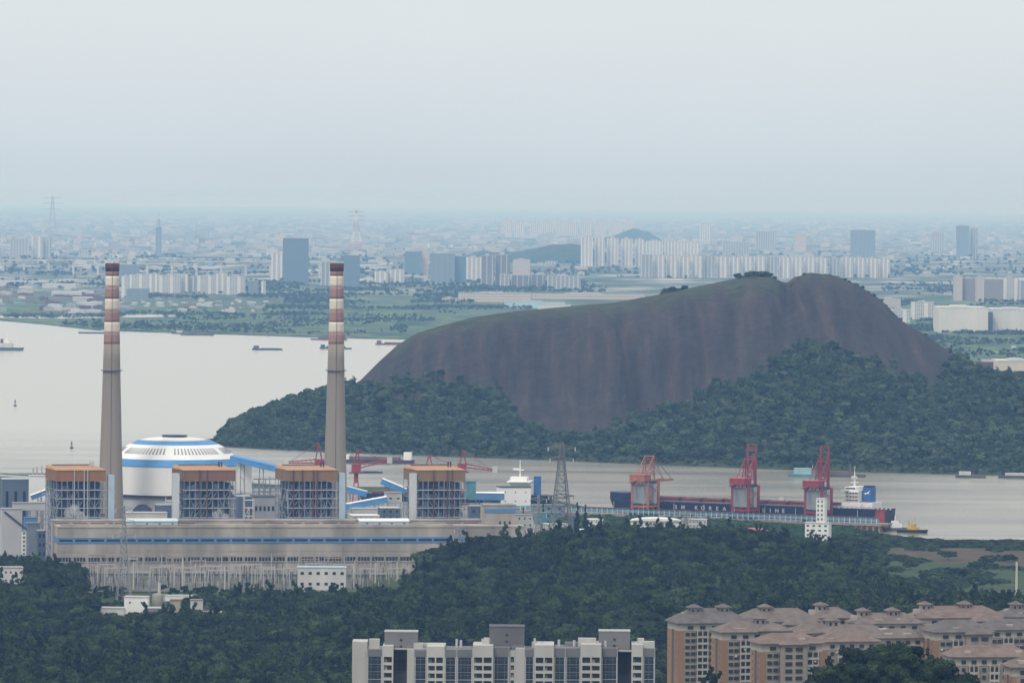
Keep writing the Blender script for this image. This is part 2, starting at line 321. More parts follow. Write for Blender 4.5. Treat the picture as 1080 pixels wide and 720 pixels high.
def broad_lobes(seed, R=4.2, H=9.0, k=8):
    rg = random.Random(seed); L = [(0, 0, H*.72, R*.62, H*.24)]
    for i in range(k):
        a = 6.283*i/k + rg.uniform(-.4, .4); q = rg.uniform(.4, .68)*R; L.append((q*math.cos(a), q*math.sin(a), H*rg.uniform(.45, .82), R*rg.uniform(.34, .5), H*rg.uniform(.13, .2)))
    return L
def tall_lobes(seed, R=2.6, H=13.0):
    rg = random.Random(seed); L = []
    for i in range(8):
        a = rg.uniform(0, 6.28); q = R*.42; L.append((q*math.cos(a), q*math.sin(a), H*(.3 + .65*i/7), R*rg.uniform(.42, .62)*(1.1 - .5*i/7), H*.1))
    return L
def cone_lobes(R=3.0, H=16.0): return [(0, 0, H*(.15 + .8*i/6), R*(1 - i/7.2), H*.085) for i in range(7)]
def trunk_mesh(name, h, r, seed):
    rg = random.Random(seed); b = MB(); b.tube((0,0,-1.2), (.1,.05,h*.55), r, 6, r*.7); b.tube((.1,.05,h*.55), (0,.1,h*.85), r*.7, 5, r*.25)
    for i in range(4):
        a = rg.uniform(0, 6.28); z = h*rg.uniform(.35, .6); b.tube((.07,.03,z), (math.cos(a)*h*.22, math.sin(a)*h*.22, z + h*.2), r*.4, 4, r*.12)
    me = bpy.data.meshes.new(name); me.from_pydata(b.v, [], b.f); me.update(); me.materials.append(BARK); return me
def proto_col(cname, meshes):
    c = bpy.data.collections.new(cname)
    for k, me in enumerate(meshes):
        o = bpy.data.objects.new('%s_clump' % cname, me); c.objects.link(o)
    return c
def scatter(name, pts, scales, col, label=None):
    """uncountable growth: one object whose points carry clumps"""
    me = bpy.data.meshes.new(name); me.from_pydata([tuple(p) for p in pts], [], []); me.update()
    at = me.attributes.new('size', 'FLOAT', 'POINT'); at.data.foreach_set('value', np.asarray(scales, np.float32))
    o = bpy.data.objects.new(name, me); COL.objects.link(o); tag(o, kind='stuff')
    if label: o['label'] = label
    ng = bpy.data.node_groups.new(name + '_growth', 'GeometryNodeTree')
    ng.interface.new_socket('Geometry', in_out='INPUT', socket_type='NodeSocketGeometry'); ng.interface.new_socket('Geometry', in_out='OUTPUT', socket_type='NodeSocketGeometry')
    N = ng.nodes.new; L = ng.links.new
    gi, go = N('NodeGroupInput'), N('NodeGroupOutput'); ip = N('GeometryNodeInstanceOnPoints'); ci = N('GeometryNodeCollectionInfo')
    ci.inputs['Collection'].default_value = col; ci.inputs['Separate Children'].default_value = True; ci.inputs['Reset Children'].default_value = True
    na = N('GeometryNodeInputNamedAttribute'); na.data_type = 'FLOAT'; na.inputs['Name'].default_value = 'size'
    rv = N('FunctionNodeRandomValue'); rv.data_type = 'FLOAT_VECTOR'; rv.inputs[0].default_value = (-.25, -.25, 0); rv.inputs[1].default_value = (.25, .25, 6.283)
    ip.inputs['Pick Instance'].default_value = True
    ri = N('FunctionNodeRandomValue'); ri.data_type = 'INT'; ri.inputs[4].default_value = 0; ri.inputs[5].default_value = 99
    L(gi.outputs[0], ip.inputs['Points']); L(ci.outputs[0], ip.inputs['Instance']); L(ri.outputs[2], ip.inputs['Instance Index'])
    L(rv.outputs[0], ip.inputs['Rotation']); L(na.outputs[0], ip.inputs['Scale']); L(ip.outputs[0], go.inputs[0])
    md = o.modifiers.new('growth', 'NODES'); md.node_group = ng
    return o
B_MESH = [crown_mesh('crown', broad_lobes(i, 4.6 + .4*(i % 3), 9 + (i % 2), 6 + i), 850, .46, LEAF, i) for i in range(5)]
O_MESH = crown_mesh('crown', broad_lobes(11, 4.6, 9), 850, .46, LEAF_OLIVE, 11)
R_MESH = crown_mesh('crown', broad_lobes(12, 4.6, 8), 420, .62, LEAF_RED, 12)
T_MESH = [crown_mesh('crown', tall_lobes(20 + i), 420, .55, LEAF, 20 + i) for i in range(2)]
K_MESH = crown_mesh('crown', cone_lobes(), 700, .6, LEAF_DARK, 30)
S_MESH = [crown_mesh('crown', broad_lobes(40 + i, 3.6, 3.4, 7), 260, .5, LEAF if i else LEAF_OLIVE, 40 + i) for i in range(3)]
H_MESH = [crown_mesh('crown', broad_lobes(50 + i, 4.8, 9.5), 200, .95, LEAF_HILL, 50 + i) for i in range(5)] + [crown_mesh('crown', tall_lobes(60, 3.0, 12), 160, .8, LEAF_HILL, 60), crown_mesh('crown', broad_lobes(61, 5.2, 9), 220, .9, LEAF_PALE, 61)]
BUSH_TRUNK = trunk_mesh('trunk', 2.2, .15, 9)
TRUNK = [trunk_mesh('trunk', 9, .28, i) for i in range(2)]
LEAF_BANK = leaf_mat('bank_leaf', (.030,.062,.026), (.060,.110,.045), .3)
BANK = proto_col('bank_shrub', [crown_mesh('crown', broad_lobes(70 + i, 3.6, 3.4, 7), 260, .5, LEAF_BANK, 70 + i) for i in range(3)])
FOREST = proto_col('forest_crown', B_MESH + B_MESH[:3] + [T_MESH[0], T_MESH[1], O_MESH])
HILLWOOD = proto_col('hill_crown', H_MESH); SHRUBS = proto_col('shrub', S_MESH)

# ------------------------------------------------------------------ the rock hill across the channel
SIL = [(100,474),(200,472),(222,468),(250,446),(290,426),(335,414),(366,409),(380,401),(400,381),(420,363),(440,351),(470,342),(500,334.5),(540,328.5),(600,323),(650,318.5),(690,311.5),(720,305),(760,297),(790,291),(812,291),(826,296),(830,297),(838,290.5),(855,287.5),(880,290.5),(905,300.5),(930,317),(950,337),(960,345),(975,352),(1000,370),(1035,389),(1060,396),(1085,399),(1130,408),(1180,430),(1260,470)]
SHR = [(100,470.5),(222,470.5),(300,475),(400,479),(540,484),(700,490.5),(850,496),(1000,500.5),(1080,502),(1260,505)]
ROCKLOW = [(365,403),(385,404),(400,400),(450,388),(500,398),(535,412),(555,446),(580,455),(640,452),(680,434),(720,417),(760,402),(800,386),(828,366),(850,357),(885,364),(920,377),(960,392),(985,397),(1000,385),(1040,386)]
hc = np.linspace(214, 1260, 520); ht = np.r_[np.linspace(0, 1, 120), np.linspace(1.03, 2, 24)]
HX = np.zeros((len(ht), len(hc))); HY = HX.copy(); HZ = HX.copy(); RK = HX.copy(); CR = HX.copy()
PA = [(0,0),(.03,.03),(.2,.13),(.36,.23),(.47,.42),(.58,.66),(.70,.84),(.82,.94),(.92,.985),(1,1)]
PB = [(0,0),(.03,.03),(.25,.22),(.5,.5),(.66,.69),(.76,.83),(.88,.95),(1,1)]
for j, c in enumerate(hc):
    ysil = interp(c, SIL); F = G(c, interp(c, SHR), 0)
    Dr = max(F.y + 120, min(7750, F.y + 60 + 9.0 * (interp(c, SHR) - ysil))); Rp = P(c, ysil, Dr); zr = max(Rp.z, 1.0)
    w = min(1, max(0, (c - 700) / 120)); w = w*w*(3-2*w)
    for i, t in enumerate(ht):
        if t <= 1:
            fr = (1-w)*interp(t, PA) + w*interp(t, PB); D = F.y + (Dr - F.y)*t; x = F.x + (Rp.x - F.x)*t; z = zr*fr
            a = math.sin(math.pi*min(1, t*1.02))
            z += a*(8*(noise.noise((x*.012, D*.006, 1.3))) + 3.0*noise.noise((x*.05, D*.01, 7)) + 1.4*noise.noise((x*.16, D*.03, 3)))*(zr/160) - (2.2*abs(noise.noise((x*.045+.3*math.sin(z*.03), 2.2, z*.006))) + 1.7*abs(noise.noise((x*.13, 8.2, z*.012))))*a*3.2*min(1, max(0, (t-.3)/.2))
            gl = math.exp(-((c - 655 + (t-.7)*60)/7)**2)*math.exp(-((t-.58)/.22)**2); z -= 16*gl          # the gully down the face
            gl = math.exp(-((c - 832)/9)**2)*math.exp(-((t-.9)/.2)**2); z -= 12*gl
            gl = math.exp(-((c - 838 - (1-t)*75)/6)**2)*math.exp(-((t-.8)/.18)**2); z -= 9*gl; gl = math.exp(-((c - 560 - (1-t)*30)/5)**2)*math.exp(-((t-.5)/.15)**2); z -= 6*gl; gl = math.exp(-((c - 735 - (1-t)*25)/6)**2)*math.exp(-((t-.62)/.2)**2); z -= 6*gl
        else:
            D = Dr + (t-1)*min(1100, zr*5+20); x = Rp.x*(1 + (D - Dr)/Dr); z = zr*(1 - (t-1)**1.3) - 3*(t - 1)
        HX[i, j], HY[i, j], HZ[i, j] = x, D, max(z, -3) if t > 0 else -1.5
        if 372 < c < 1042:
            qx, qy = proj((x, D, z)); lo = interp(c, ROCKLOW) + 6 + 9*noise.noise((c*.05, t*5, .5)) + 5*noise.noise((c*.17, t*9, 2.5))
            RK[i, j] = 1/(1 + math.exp(-(lo - qy)/2.2))
            if 395 < c < 452: RK[i, j] = max(RK[i, j], math.exp(-((qy - 420 + (c-420)*.1)/5)**2)*(1 if c < 440 else .6))
            if c > 985: RK[i, j] *= 1 - .9*math.exp(-((c - 1022)/20)**2)
        CR[i, j] = min(1, max(0, (t - .78 + .1*noise.noise((c*.06, t*8, 4)))/.14)) if 415 < c < 822 else (.5 if 845 < c < 900 and t > .93 else 0)
rk = bpy.data.materials.new('hill_rock_and_soil'); rk.use_nodes = True; nt = rk.node_tree; b = nt.nodes['Principled BSDF']; b.inputs['Roughness'].default_value = .9; b.inputs['Specular IOR Level'].default_value = .15
tc = nt.nodes.new('ShaderNodeTexCoord')
rock = nzl(.03, [(.25,(.017,.015,.017)),(.43,(.031,.025,.027)),(.56,(.043,.033,.033)),(.72,(.072,.050,.045))], (2.0,.16,.10), 9)
grass = nzl(.05, [(.35,(.02,.032,.014)),(.6,(.062,.075,.034))]); soil = nzl(.05, [(.3,(.02,.034,.016)),(.7,(.05,.065,.03))])
def att(nm):
    a = nt.nodes.new('ShaderNodeAttribute'); a.attribute_name = nm; return a.outputs['Fac']
def mixc(f, a, b_):
    m = nt.nodes.new('ShaderNodeMix'); m.data_type = 'RGBA'; nt.links.new(f, m.inputs[0]); nt.links.new(a, m.inputs[6]); nt.links.new(b_, m.inputs[7]); return m.outputs[2]
nt.links.new(mixc(att('rock'), soil, mixc(att('crest'), rock, grass)), b.inputs['Base Color'])
bn = nt.nodes.new('ShaderNodeTexNoise'); bn.inputs['Scale'].default_value = .06; bn.inputs['Detail'].default_value = 8; mp = nt.nodes.new('ShaderNodeMapping'); mp.inputs['Scale'].default_value = (1.5, .6, .25)
nt.links.new(tc.outputs['Object'], mp.inputs[0]); nt.links.new(mp.outputs[0], bn.inputs['Vector']); bp = nt.nodes.new('ShaderNodeBump'); bp.inputs['Strength'].default_value = .9; bp.inputs['Distance'].default_value = 7
nt.links.new(bn.outputs['Fac'], bp.inputs['Height']); nt.links.new(bp.outputs[0], b.inputs['Normal'])
tag(grid_mesh('rock_hill', HX, HY, HZ, rk, {'rock': RK, 'crest': CR*.75}), kind='structure')
pts = []; sc = []
def hill_pt(ci, ti):
    i = min(int(ti), len(ht)-2); j = min(int(ci), len(hc)-2); u, v = ti-i, ci-j
    f = lambda A: (A[i,j]*(1-u)*(1-v)+A[i+1,j]*u*(1-v)+A[i,j+1]*(1-u)*v+A[i+1,j+1]*u*v); return f(HX), f(HY), f(HZ), f(RK)
while len(pts) < 15000:
    c = RNG.uniform(0, 518); t = RNG.uniform(0, 119)
    x, y, z, rr = hill_pt(c, t)
    if z < .8 or RNG.random() < rr*1.15 - .12*0: continue
    big = noise.noise((x*.008, y*.008, 5)); pts.append((x, y, z - 2.0)); sc.append(float((.5 + .95*RNG.random()**1.7)*(1 + .35*big)) * (1 if z > 6 else .6))
scatter('hillside_wood', pts, sc, HILLWOOD, 'dense green woods covering the lower slopes of the rock hill')
# ------------------------------------------------------------------ power station
TH = R_(10); PU = Vector((math.cos(TH), math.sin(TH), 0)); PV = Vector((-math.sin(TH), math.cos(TH), 0))
O0 = G(61, 603, 5.0)
def PL(u, v, z=0): q = O0 + PU*u + PV*v; return Vector((q.x, q.y, z))
def u_at(px, v, z=5.0):
    lo, hi = -300, 900
    for _ in range(40):
        m = (lo+hi)/2
        if proj(PL(m, v, z))[0] < px: lo = m
        else: hi = m
    return lo
def z_at(py, u, v):
    lo, hi = -20, 330
    for _ in range(40):
        m = (lo+hi)/2
        if proj(PL(u, v, m))[1] > py: lo = m
        else: hi = m
    return lo
cream = mk('cream_cladding', (.35,.315,.275), .85, .32, .06, .2); concrete = mk('weathered_concrete', (.27,.25,.225), .9, .2, .06, .12)
blue = mk('blue_sheet', (.10,.22,.42), .6, .12, .1); bright_blue = mk('bright_blue_sheet', (.085,.27,.55), .55, .12, .1); dkglass = mk('dark_glazing', (.02,.022,.035), .25, .3, .2, spec=.5)
white = mk('white_sheet', (.80,.80,.78), .7, .06, .05, .3); dull_white = mk('dull_white_paint', (.55,.54,.52), .8, .15, .08, .3); orange = mk('orange_sheet', (.27,.125,.058), .75, .14, .12, .3)
toplit_orange = mk('toplit_orange_roof_sheet', (.42,.25,.13), .8, .15, .1); steel = mk('grey_steel', (.23,.26,.31), .6, .2, .2); dksteel = mk('dark_steel', (.055,.06,.085), .7, .3, .2)  # boiler roofs paler than the cladding: light from above put into the colour
bluegrey = mk('blue_grey_sheet', (.10,.13,.19), .7, .2, .06, .3); silver = mk('galvanised_steel', (.42,.44,.46), .5, .12, .2); red = mk('crane_red', (.30,.045,.055), .6, .2, .2); brown_red = mk('chimney_red', (.33,.20,.175), .85, .2, .1, .2)
grey = mk('mid_grey_sheet', (.30,.31,.33), .8, .15, .06, .3); maroon = mk('maroon_metal', (.14,.05,.05), .8, .3, .1); teal = mk('teal_paint', (.10,.24,.28), .7, .2, .1); ltgrey = mk('pale_grey_sheet', (.48,.48,.48), .8, .12, .06, .3)
paleblue = mk('pale_blue_sheet', (.42,.52,.60), .7, .1, .1); yellow = mk('yellow_paint', (.62,.36,.03), .6, .15, .2); black = mk('black_paint', (.018,.018,.02), .6, .3, .2); ivory = mk('chimney_white', (.68,.60,.52), .85, .12, .1, .2)
stone = mk('chimney_concrete', (.28,.24,.20), .92, .16, .05, .06)

# -- turbine hall
L = u_at(553.5, 0); Hw = z_at(556, L*.5, 0); HALL_V = 34
zs = lambda y, u=0: z_at(y, u, 0)
hall = thing('turbine_hall', 'long cream turbine hall with a blue stripe and dark window ribbons', 'industrial hall', O0, TH)
z0 = -.3
b = MB(); b.box(0, L, 0, HALL_V, z0-5, Hw-5); b.box(-.4, L+.4, -.5, HALL_V+.4, Hw-5.01, Hw-3.9)
b.box(2, L-60, 3, 5, Hw-3.9, Hw-2.6)
for k in range(1, 33): b.box(L*k/33-.35, L*k/33+.35, -.35, .1, 0, Hw-5.6)                       # pilasters, flush joints of the cladding bays
for zz in (.47, .2): b.box(-.25, L+.25, -.22, .05, (Hw-5)*zz-.3, (Hw-5)*zz)
b.build('wall', cream, hall)
zb0, zb1 = zs(572.6)-5, zs(566.6)-5
b = MB(); b.box(-.55, L+.5, -.55, .2, zb0, zb1); b.box(-.6, 0.02, -.3, HALL_V, zb0, zb1); b.build('blue_band', blue, hall)
zm = (zb0+zb1)/2; wb = None
for k in range(30):
    u0 = L*(k+.08)/30; u1 = L*(k+.92)/30
    if wb is None: wb = MB().box(0, u1-u0, -.72, -.4, zm-.85, zm+.85).build('window', dkglass, hall, loc=(u0, 0, 0))
    else: c = wb.copy(); COL.objects.link(c); c.location.x = u0
zl0, zl1 = zs(592)-5, zs(587.6)-5; wb = None
for k in range(33):
    u0 = L*(k+.07)/33; u1 = L*(k+.93)/33
    if wb is None:
        wb = MB().box(0, u1-u0, -.6, .1, zl0, zl1).build('window', dkglass, hall, loc=(u0, 0, 0))
        fr = MB()
        for q in range(5): fr.box((u1-u0)*q/4-.12, (u1-u0)*q/4+.12, -.75, -.55, zl0, zl1)
        fr.box(0, u1-u0, -.9, .1, zl0-.35, zl0-.01).build('sill', dull_white, wb)
    else: c = copy_tree(wb, hall); c.location.x = u0
# -- bunker bay behind with its own row of openings
hu1 = u_at(543.5, HALL_V+1); Hb = z_at(549.3, 10, HALL_V)
bay = thing('bunker_bay', 'flat roofed bay raised along the back of the cream turbine hall, dark openings', 'industrial hall', PL(-1, HALL_V+.6, 5), TH)
b = MB(); b.box(0, hu1, 0, 16, -5, Hb-5); b.box(-.5, hu1+.3, -.6, 16.5, Hb-5, Hb-4.2); b.build('wall', cream, bay)
wb = None
for k in range(26):
    u0 = hu1*(k+.1)/26; 
    if 8 <= k <= 10 or 19 <= k <= 21: continue
    if wb is None: wb = MB().box(0, hu1*.8/26, -.25, .1, Hb-9.2, Hb-6.6).build('opening', maroon, bay, loc=(u0,0,0))
    else: c = wb.copy(); COL.objects.link(c); c.location.x = u0
b = MB()
for k in range(40): b.tube((hu1*k/39, -.2, Hb-4.2), (hu1*k/39, -.2, Hb-3.0), .07, 4)
b.tube((0, -.2, Hb-3.0), (hu1, -.2, Hb-3.0), .08, 4); b.build('railing', steel, bay)
# -- long roof lights
for (xa, xb, m, lab) in ((133, 187, 'a', 'pale green roof lantern on the turbine hall, nearer its left end'), (379, 431, 'b', 'blue white roof lantern on the turbine hall, right of its middle')):
    v = HALL_V-9; ua, ub = u_at(xa, v), u_at(xb, v); zr = z_at(548, ua, v)
    t = thing('roof_lantern', lab, 'roof lantern', PL(ua, v, Hw), TH)
    MB().box(0, ub-ua, 0, 8, -1, zr-Hw-1.2).build('wall', paleblue, t); MB().add([(-.5,-.8,zr-Hw-1.2),(ub-ua+.5,-.8,zr-Hw-1.2),(ub-ua+.5,8.5,zr-Hw+.6),(-.5,8.5,zr-Hw+.6),(-.5,-.8,zr-Hw-.9),(ub-ua+.5,-.8,zr-Hw-.9),(ub-ua+.5,8.5,zr-Hw+.9),(-.5,8.5,zr-Hw+.9)],
        [(3,2,1,0),(4,5,6,7),(0,1,5,4),(1,2,6,5),(2,3,7,6),(3,0,4,7)]).build('roof', white if m == 'b' else mk('pale_green_sheet', (.58,.66,.64), .6, .08, .1), t)
    for q in (.15, .4, .65, .9): MB().box((ub-ua)*q-.9, (ub-ua)*q+.9, -.3, .1, .3, 2.2).build('vent', dksteel, t)
# -- end block
v = 20; ua, ub = u_at(510.5, v), u_at(543.2, v); zt = z_at(533, ub, v)
t = thing('office_block', 'cream block with a blue stripe above the right end of the turbine hall', 'building', PL(ua, v, 5), TH)
MB().box(0, ub-ua, 0, 20, -5, zt-5).build('wall', cream, t); za, zb_ = z_at(540.5, ua, v)-5, z_at(536.2, ua, v)-5
MB().box(-.3, ub-ua+.3, -.35, .2, za, zb_).build('blue_band', blue, t); MB().box(-.4, ub-ua+.4, -.5, 20.4, zt-5, zt-4).build('roof', grey, t)
for q in (.47, .62, .78): MB().box((ub-ua)*q, (ub-ua)*q+1.6, -.25, .1, z_at(552.5, ua, v)-5, z_at(549.5, ua, v)-5).build('window', dkglass, t)

# -- boilers
BV = 58
def boiler(xf0, xf1, shaft, tint, lab, pipes):
    u0, u1 = u_at(xf0, BV, 75), u_at(xf1, BV, 75); Wd = u1-u0; Dp = 46
    zt, zc = z_at(496, u0, BV)-5, z_at(507.5, u0, BV)-5
    t = thing('boiler_house', lab, 'boiler house', PL(u0, BV, 5), R_(16))
    MB().box(0, Wd, 0, Dp, zc, zt).build('cladding', tint, t)
    MB().loft([[(-.5,-.5,zt),(Wd+.5,-.5,zt),(Wd+.5,Dp+.5,zt),(-.5,Dp+.5,zt)],[(-.5,-.5,zt+.3),(Wd+.5,-.5,zt+.3),(Wd-1,Dp,zt+2.6),(1,Dp,zt+2.6)]]).build('roof', toplit_orange, t)
    b = MB()
    for k in range(26): b.box(4+k*(Wd-8)/26, 4+k*(Wd-8)/26+.8, Dp-8, Dp-7, zt+2, zt+3.4)
    b.build('roof_railing', maroon, t)
    b = MB()
    for q in (.82, .87): b.lathe([(.7, zt+1), (.7, zt+6)], 8, Wd*q, Dp*.6)
    b.build('vent_pipe', dksteel if shaft != 'r1' else ltgrey, t)
    fr = MB(); nx = 9
    for i in range(nx+1):
        for j in range(5):
            x, y = Wd*i/nx, Dp*j/4
            if j in (0, 4) or i in (0, nx): fr.box(max(0,x-.36), min(Wd,x+.36), max(0,y-.36), min(Dp,y+.36), -5, zc)
    lev = [zc*q for q in (.12, .24, .36, .47, .58, .69, .8, .9)]
    for z in lev:
        for y in (0, Dp-.8): fr.box(0, Wd, y, y+.6, z, z+.42)
        for x in (0, Wd-.8): fr.box(x, x+.6, 0, Dp, z, z+.42)
    rg = random.Random(int(xf0))
    for i in range(nx):
        for a, z in enumerate(lev[:-1]):
            if rg.random() < .5:
                xa, xb = Wd*i/nx, Wd*(i+1)/nx
                if rg.random() < .5: xa, xb = xb, xa
                fr.tube((xa, .3, z), (xb, .3, lev[a+1]), .28, 4)
    for j in range(4):
        for a, z in enumerate(lev[:-1]):
            if rg.random() < .6: fr.tube((.3, Dp*j/4, z), (.3, Dp*(j+1)/4, lev[a+1]), .28, 4)
    fr.build('steel_frame', steel, t)
    MB().box(Wd*.08, Wd*.93, 4.2, Dp-4, -5, zc-1.5).build('furnace', mk('furnace_casing', (.045,.055,.10), .7, .4, .12, .5), t)
    for a, z in enumerate(lev):
        MB().box(-.5, Wd+.5, -1.0, 3.5, z-.5, z-.05).build('platform', silver, t)
    lag = mk('lagged_pipe', (.42,.44,.47), .5, .3, .3)
    for k in range(46):
        x = rg.uniform(1, Wd-1); z = rg.uniform(0, zc*.8); h = rg.uniform(4, 14); MB().tube((x, 1.5+rg.random()*3, z), (x + rg.choice((0,0,3,-3)), 1.5+rg.random()*3, min(zc-1, z+h)), rg.uniform(.15, .45), 5).build('pipe', lag, t)
    for k in range(16):
        y = rg.uniform(3, Dp-2); z = rg.uniform(0, zc*.8); MB().tube((rg.uniform(.8, 4), y, z), (rg.uniform(.8, 4), y, min(zc-1, z+rg.uniform(5, 16))), rg.uniform(.3, .8), 5).build('pipe', lag, t)
    for k in range(26):
        x = rg.uniform(2, Wd-4); z = rg.choice(lev)+.7; MB().box(x, x+rg.uniform(2,5), 1, 4.6, z, z+rg.uniform(2, 5)).build('equipment_box', bluegrey, t)
    for q in pipes: MB().tube((Wd*q, -.8, zc*.35), (Wd*q, -.8, zt+.5), .42, 6).build('steam_pipe', silver if shaft == 'r1' else maroon, t)
    sx = {'r1': Wd+2, 'l': -9, 'r3': Wd+1, 'l4': -6}[shaft]; sz = z_at(501 if shaft == 'r1' else 499, u0, BV)-5
    sm = paleblue if shaft[0] == 'r' else mk('pale_shaft_sheet', (.52,.55,.56), .7, .12, .1, .3)
    lift = MB().box(sx, sx+5, -1.2, 5, -5, sz).build('lift_shaft', sm, t)
    for k in range(7): MB().box(sx+5.0, sx+6.2, 0, 3, zc*(.15+.12*k), zc*(.15+.12*k)+1.4).build('landing', silver, lift)
    return t
orange2 = mk('brown_orange_sheet', (.205,.105,.062), .75, .14, .12, .3); tan = mk('tan_orange_sheet', (.225,.14,.078), .75, .14, .12, .3)
boiler(59.5, 112.5, 'r1', orange, 'orange capped boiler house beside the foot of the left chimney, lift shaft at its right', (.36, .56, .63))
boiler(194, 249.5, 'l', orange2, 'brown orange capped boiler house in front of the white coal dome', (.3, .45))
boiler(304, 357.5, 'r3', tan, 'tan capped boiler house before the right chimney with a pale blue lift shaft', (.1, .28, .5, .58))
boiler(440.5, 492, 'l4', tan, 'tan capped boiler house at the right end of the row, teal box at its side', (.33, .62, .72))

# -- chimneys
def chimney(xb, yb, xt, yt, D, rb, rt, lab):
    top = P(xt, yt, D); base = P(xb + (xb-xt)*.17, 580, D); k = D/FPX
    t = thing('chimney', lab, 'chimney', (base.x, D, 5)); H = top.z-5; rb *= k; rt *= k
    rr = lambda q: rt + (rb-rt)*max(0, 1-q)**1.25
    q1 = 1 - 159/305.0*(1)                       # where the painted bands begin
    def zq(y): return (P(xt, y, D).z-5)/H
    ys = [278, 291, 302.5, 315, 327.5, 339.5, 351, 362.5]
    def seg(name, ya, yb_, m, n=4, over=0):
        za, zb = zq(yb_) if yb_ else -0.02, zq(ya)
        o = MB().lathe([(rr(za+(zb-za)*i/n)+over, (za+(zb-za)*i/n)*H) for i in range(n+1)], 40).build(name, m, t, True); return o
    for i in range(7): seg('painted_band', ys[i], ys[i+1], brown_red if i % 2 == 0 else ivory)
    seg('shaft', ys[7], None, stone, 14)
    MB().lathe([(rt+.35, zq(286)*H), (rt+.5, zq(278)*H+.3), (rt-1.3, zq(278)*H+.3), (rt-1.3, zq(284)*H)], 40).build('cap', mk('sooty_rim', (.10,.04,.042), .9, .3, .2), t, True)
    zp = zq(391)*H; b = MB().lathe([(rr(zp/H)-.1, zp), (rr(zp/H)+1.6, zp), (rr(zp/H)+1.6, zp+.35), (rr(zp/H)-.1, zp+.35)], 40)
    for i in range(24):
        a = 6.283*i/24; R = rr(zp/H)+1.5; b.tube((R*math.cos(a), R*math.sin(a), zp+.3), (R*math.cos(a), R*math.sin(a), zp+1.5), .06, 4)
    b.build('gallery', dksteel, t)
    for q in (0.05, .1):
        b = MB()
    b = MB().box(-.25, .25, -rb-.3, -rb+.2, 0, 1)
    b = MB()
    for i in range(30):
        za, zb = i/30, (i+1)/30; b.tube((0.5, -rr(za)-.25, za*H), (0.5, -rr(zb)-.25, zb*H), .16, 4)
    b.build('ladder', dksteel, t)
    return t
chimney(116.8, 545, 119, 278, 4985, 14.6, 7.0, 'tall red and white banded chimney left of the coal dome')
chimney(353.2, 545, 355.3, 279, 5015, 14.2, 6.8, 'tall red and white banded chimney right of the coal dome')

# -- coal dome
DD = 5080; dc = P(183.5, 545, DD); kk = DD/FPX
def dz(y): return P(183.5, y, DD).z-5
t = thing('coal_dome', 'broad white coal store dome with two blue rings and a black lantern', 'storage dome', (dc.x, DD, 5))
Rw = 70.5*kk
MB().lathe([(Rw-2, -6), (Rw-2, dz(519.5))], 96).build('base_wall', mk('dome_base', (.36,.37,.38), .9, .15, .05, .3), t, True)
MB().lathe([(Rw-1.9, dz(520.5)), (Rw+.7, dz(520.5)), (Rw+.7, dz(519)), (Rw-1.9, dz(519))], 96).build('ledge', dksteel, t, True)
MB().lathe([(Rw, dz(519)), (Rw, dz(489.5))], 96).build('wall', white, t)
MB().lathe([(Rw+.2, dz(489.7)), (Rw+.2, dz(488.8)), (Rw*.945, dz(482))], 96).build('blue_ring', bright_blue, t)
prof = [(Rw*.945, 481.9), (Rw*.86, 477), (Rw*.76, 471.5), (Rw*.655, 467.6)]
MB().lathe([(r, dz(y)) for r, y in prof], 96).build('roof', white, t)
MB().lathe([(Rw*.657, dz(467.8)), (Rw*.545, dz(463.6))], 96).build('blue_ring', bright_blue, t)
MB().lathe([(Rw*.546, dz(463.6)), (Rw*.42, dz(462.2)), (Rw*.2, dz(460.6)), (.5, dz(460.4))], 96).build('cap', white, t, True)
b = MB()
for i in range(22):
    a = 6.283*i/22; b.box(-1.1, 1.1, -.4, .4, dz(460.6), dz(458.6), Matrix.Translation((Rw*.18*math.cos(a), Rw*.18*math.sin(a), 0)) @ Matrix.Rotation(a+1.57, 4, 'Z'))
b.lathe([(Rw*.165, dz(461)), (Rw*.165, dz(458.8)), (.3, dz(458.4))], 32); b.build('lantern', dksteel, t)
for i in range(96):
    a = 6.283*i/96
    if math.sin(a) > .25 or (i % 16) in (7, 8): continue
    r1, r2 = Rw*.86, Rw*.745
    q = MB(); d = Vector((math.cos(a), math.sin(a), 0)); s = Vector((-d.y, d.x, 0))
    za, zb = dz(476.4)+.35, dz(470.9)+.35
    q.add([d*r1 - s*.62 + Vector((0,0,za)), d*r1 + s*.62 + Vector((0,0,za)), d*r2 + s*.55 + Vector((0,0,zb)), d*r2 - s*.55 + Vector((0,0,zb))] + [d*r1*.99 - s*.62 + Vector((0,0,za-.9)), d*r1*.99 + s*.62 + Vector((0,0,za-.9)), d*r2*.99 + s*.55 + Vector((0,0,zb-.9)), d*r2*.99 - s*.55 + Vector((0,0,zb-.9))],
          [(0,1,2,3),(7,6,5,4),(0,4,5,1),(1,5,6,2),(2,6,7,3),(3,7,4,0)])
    q.build('louvre', grey, t)

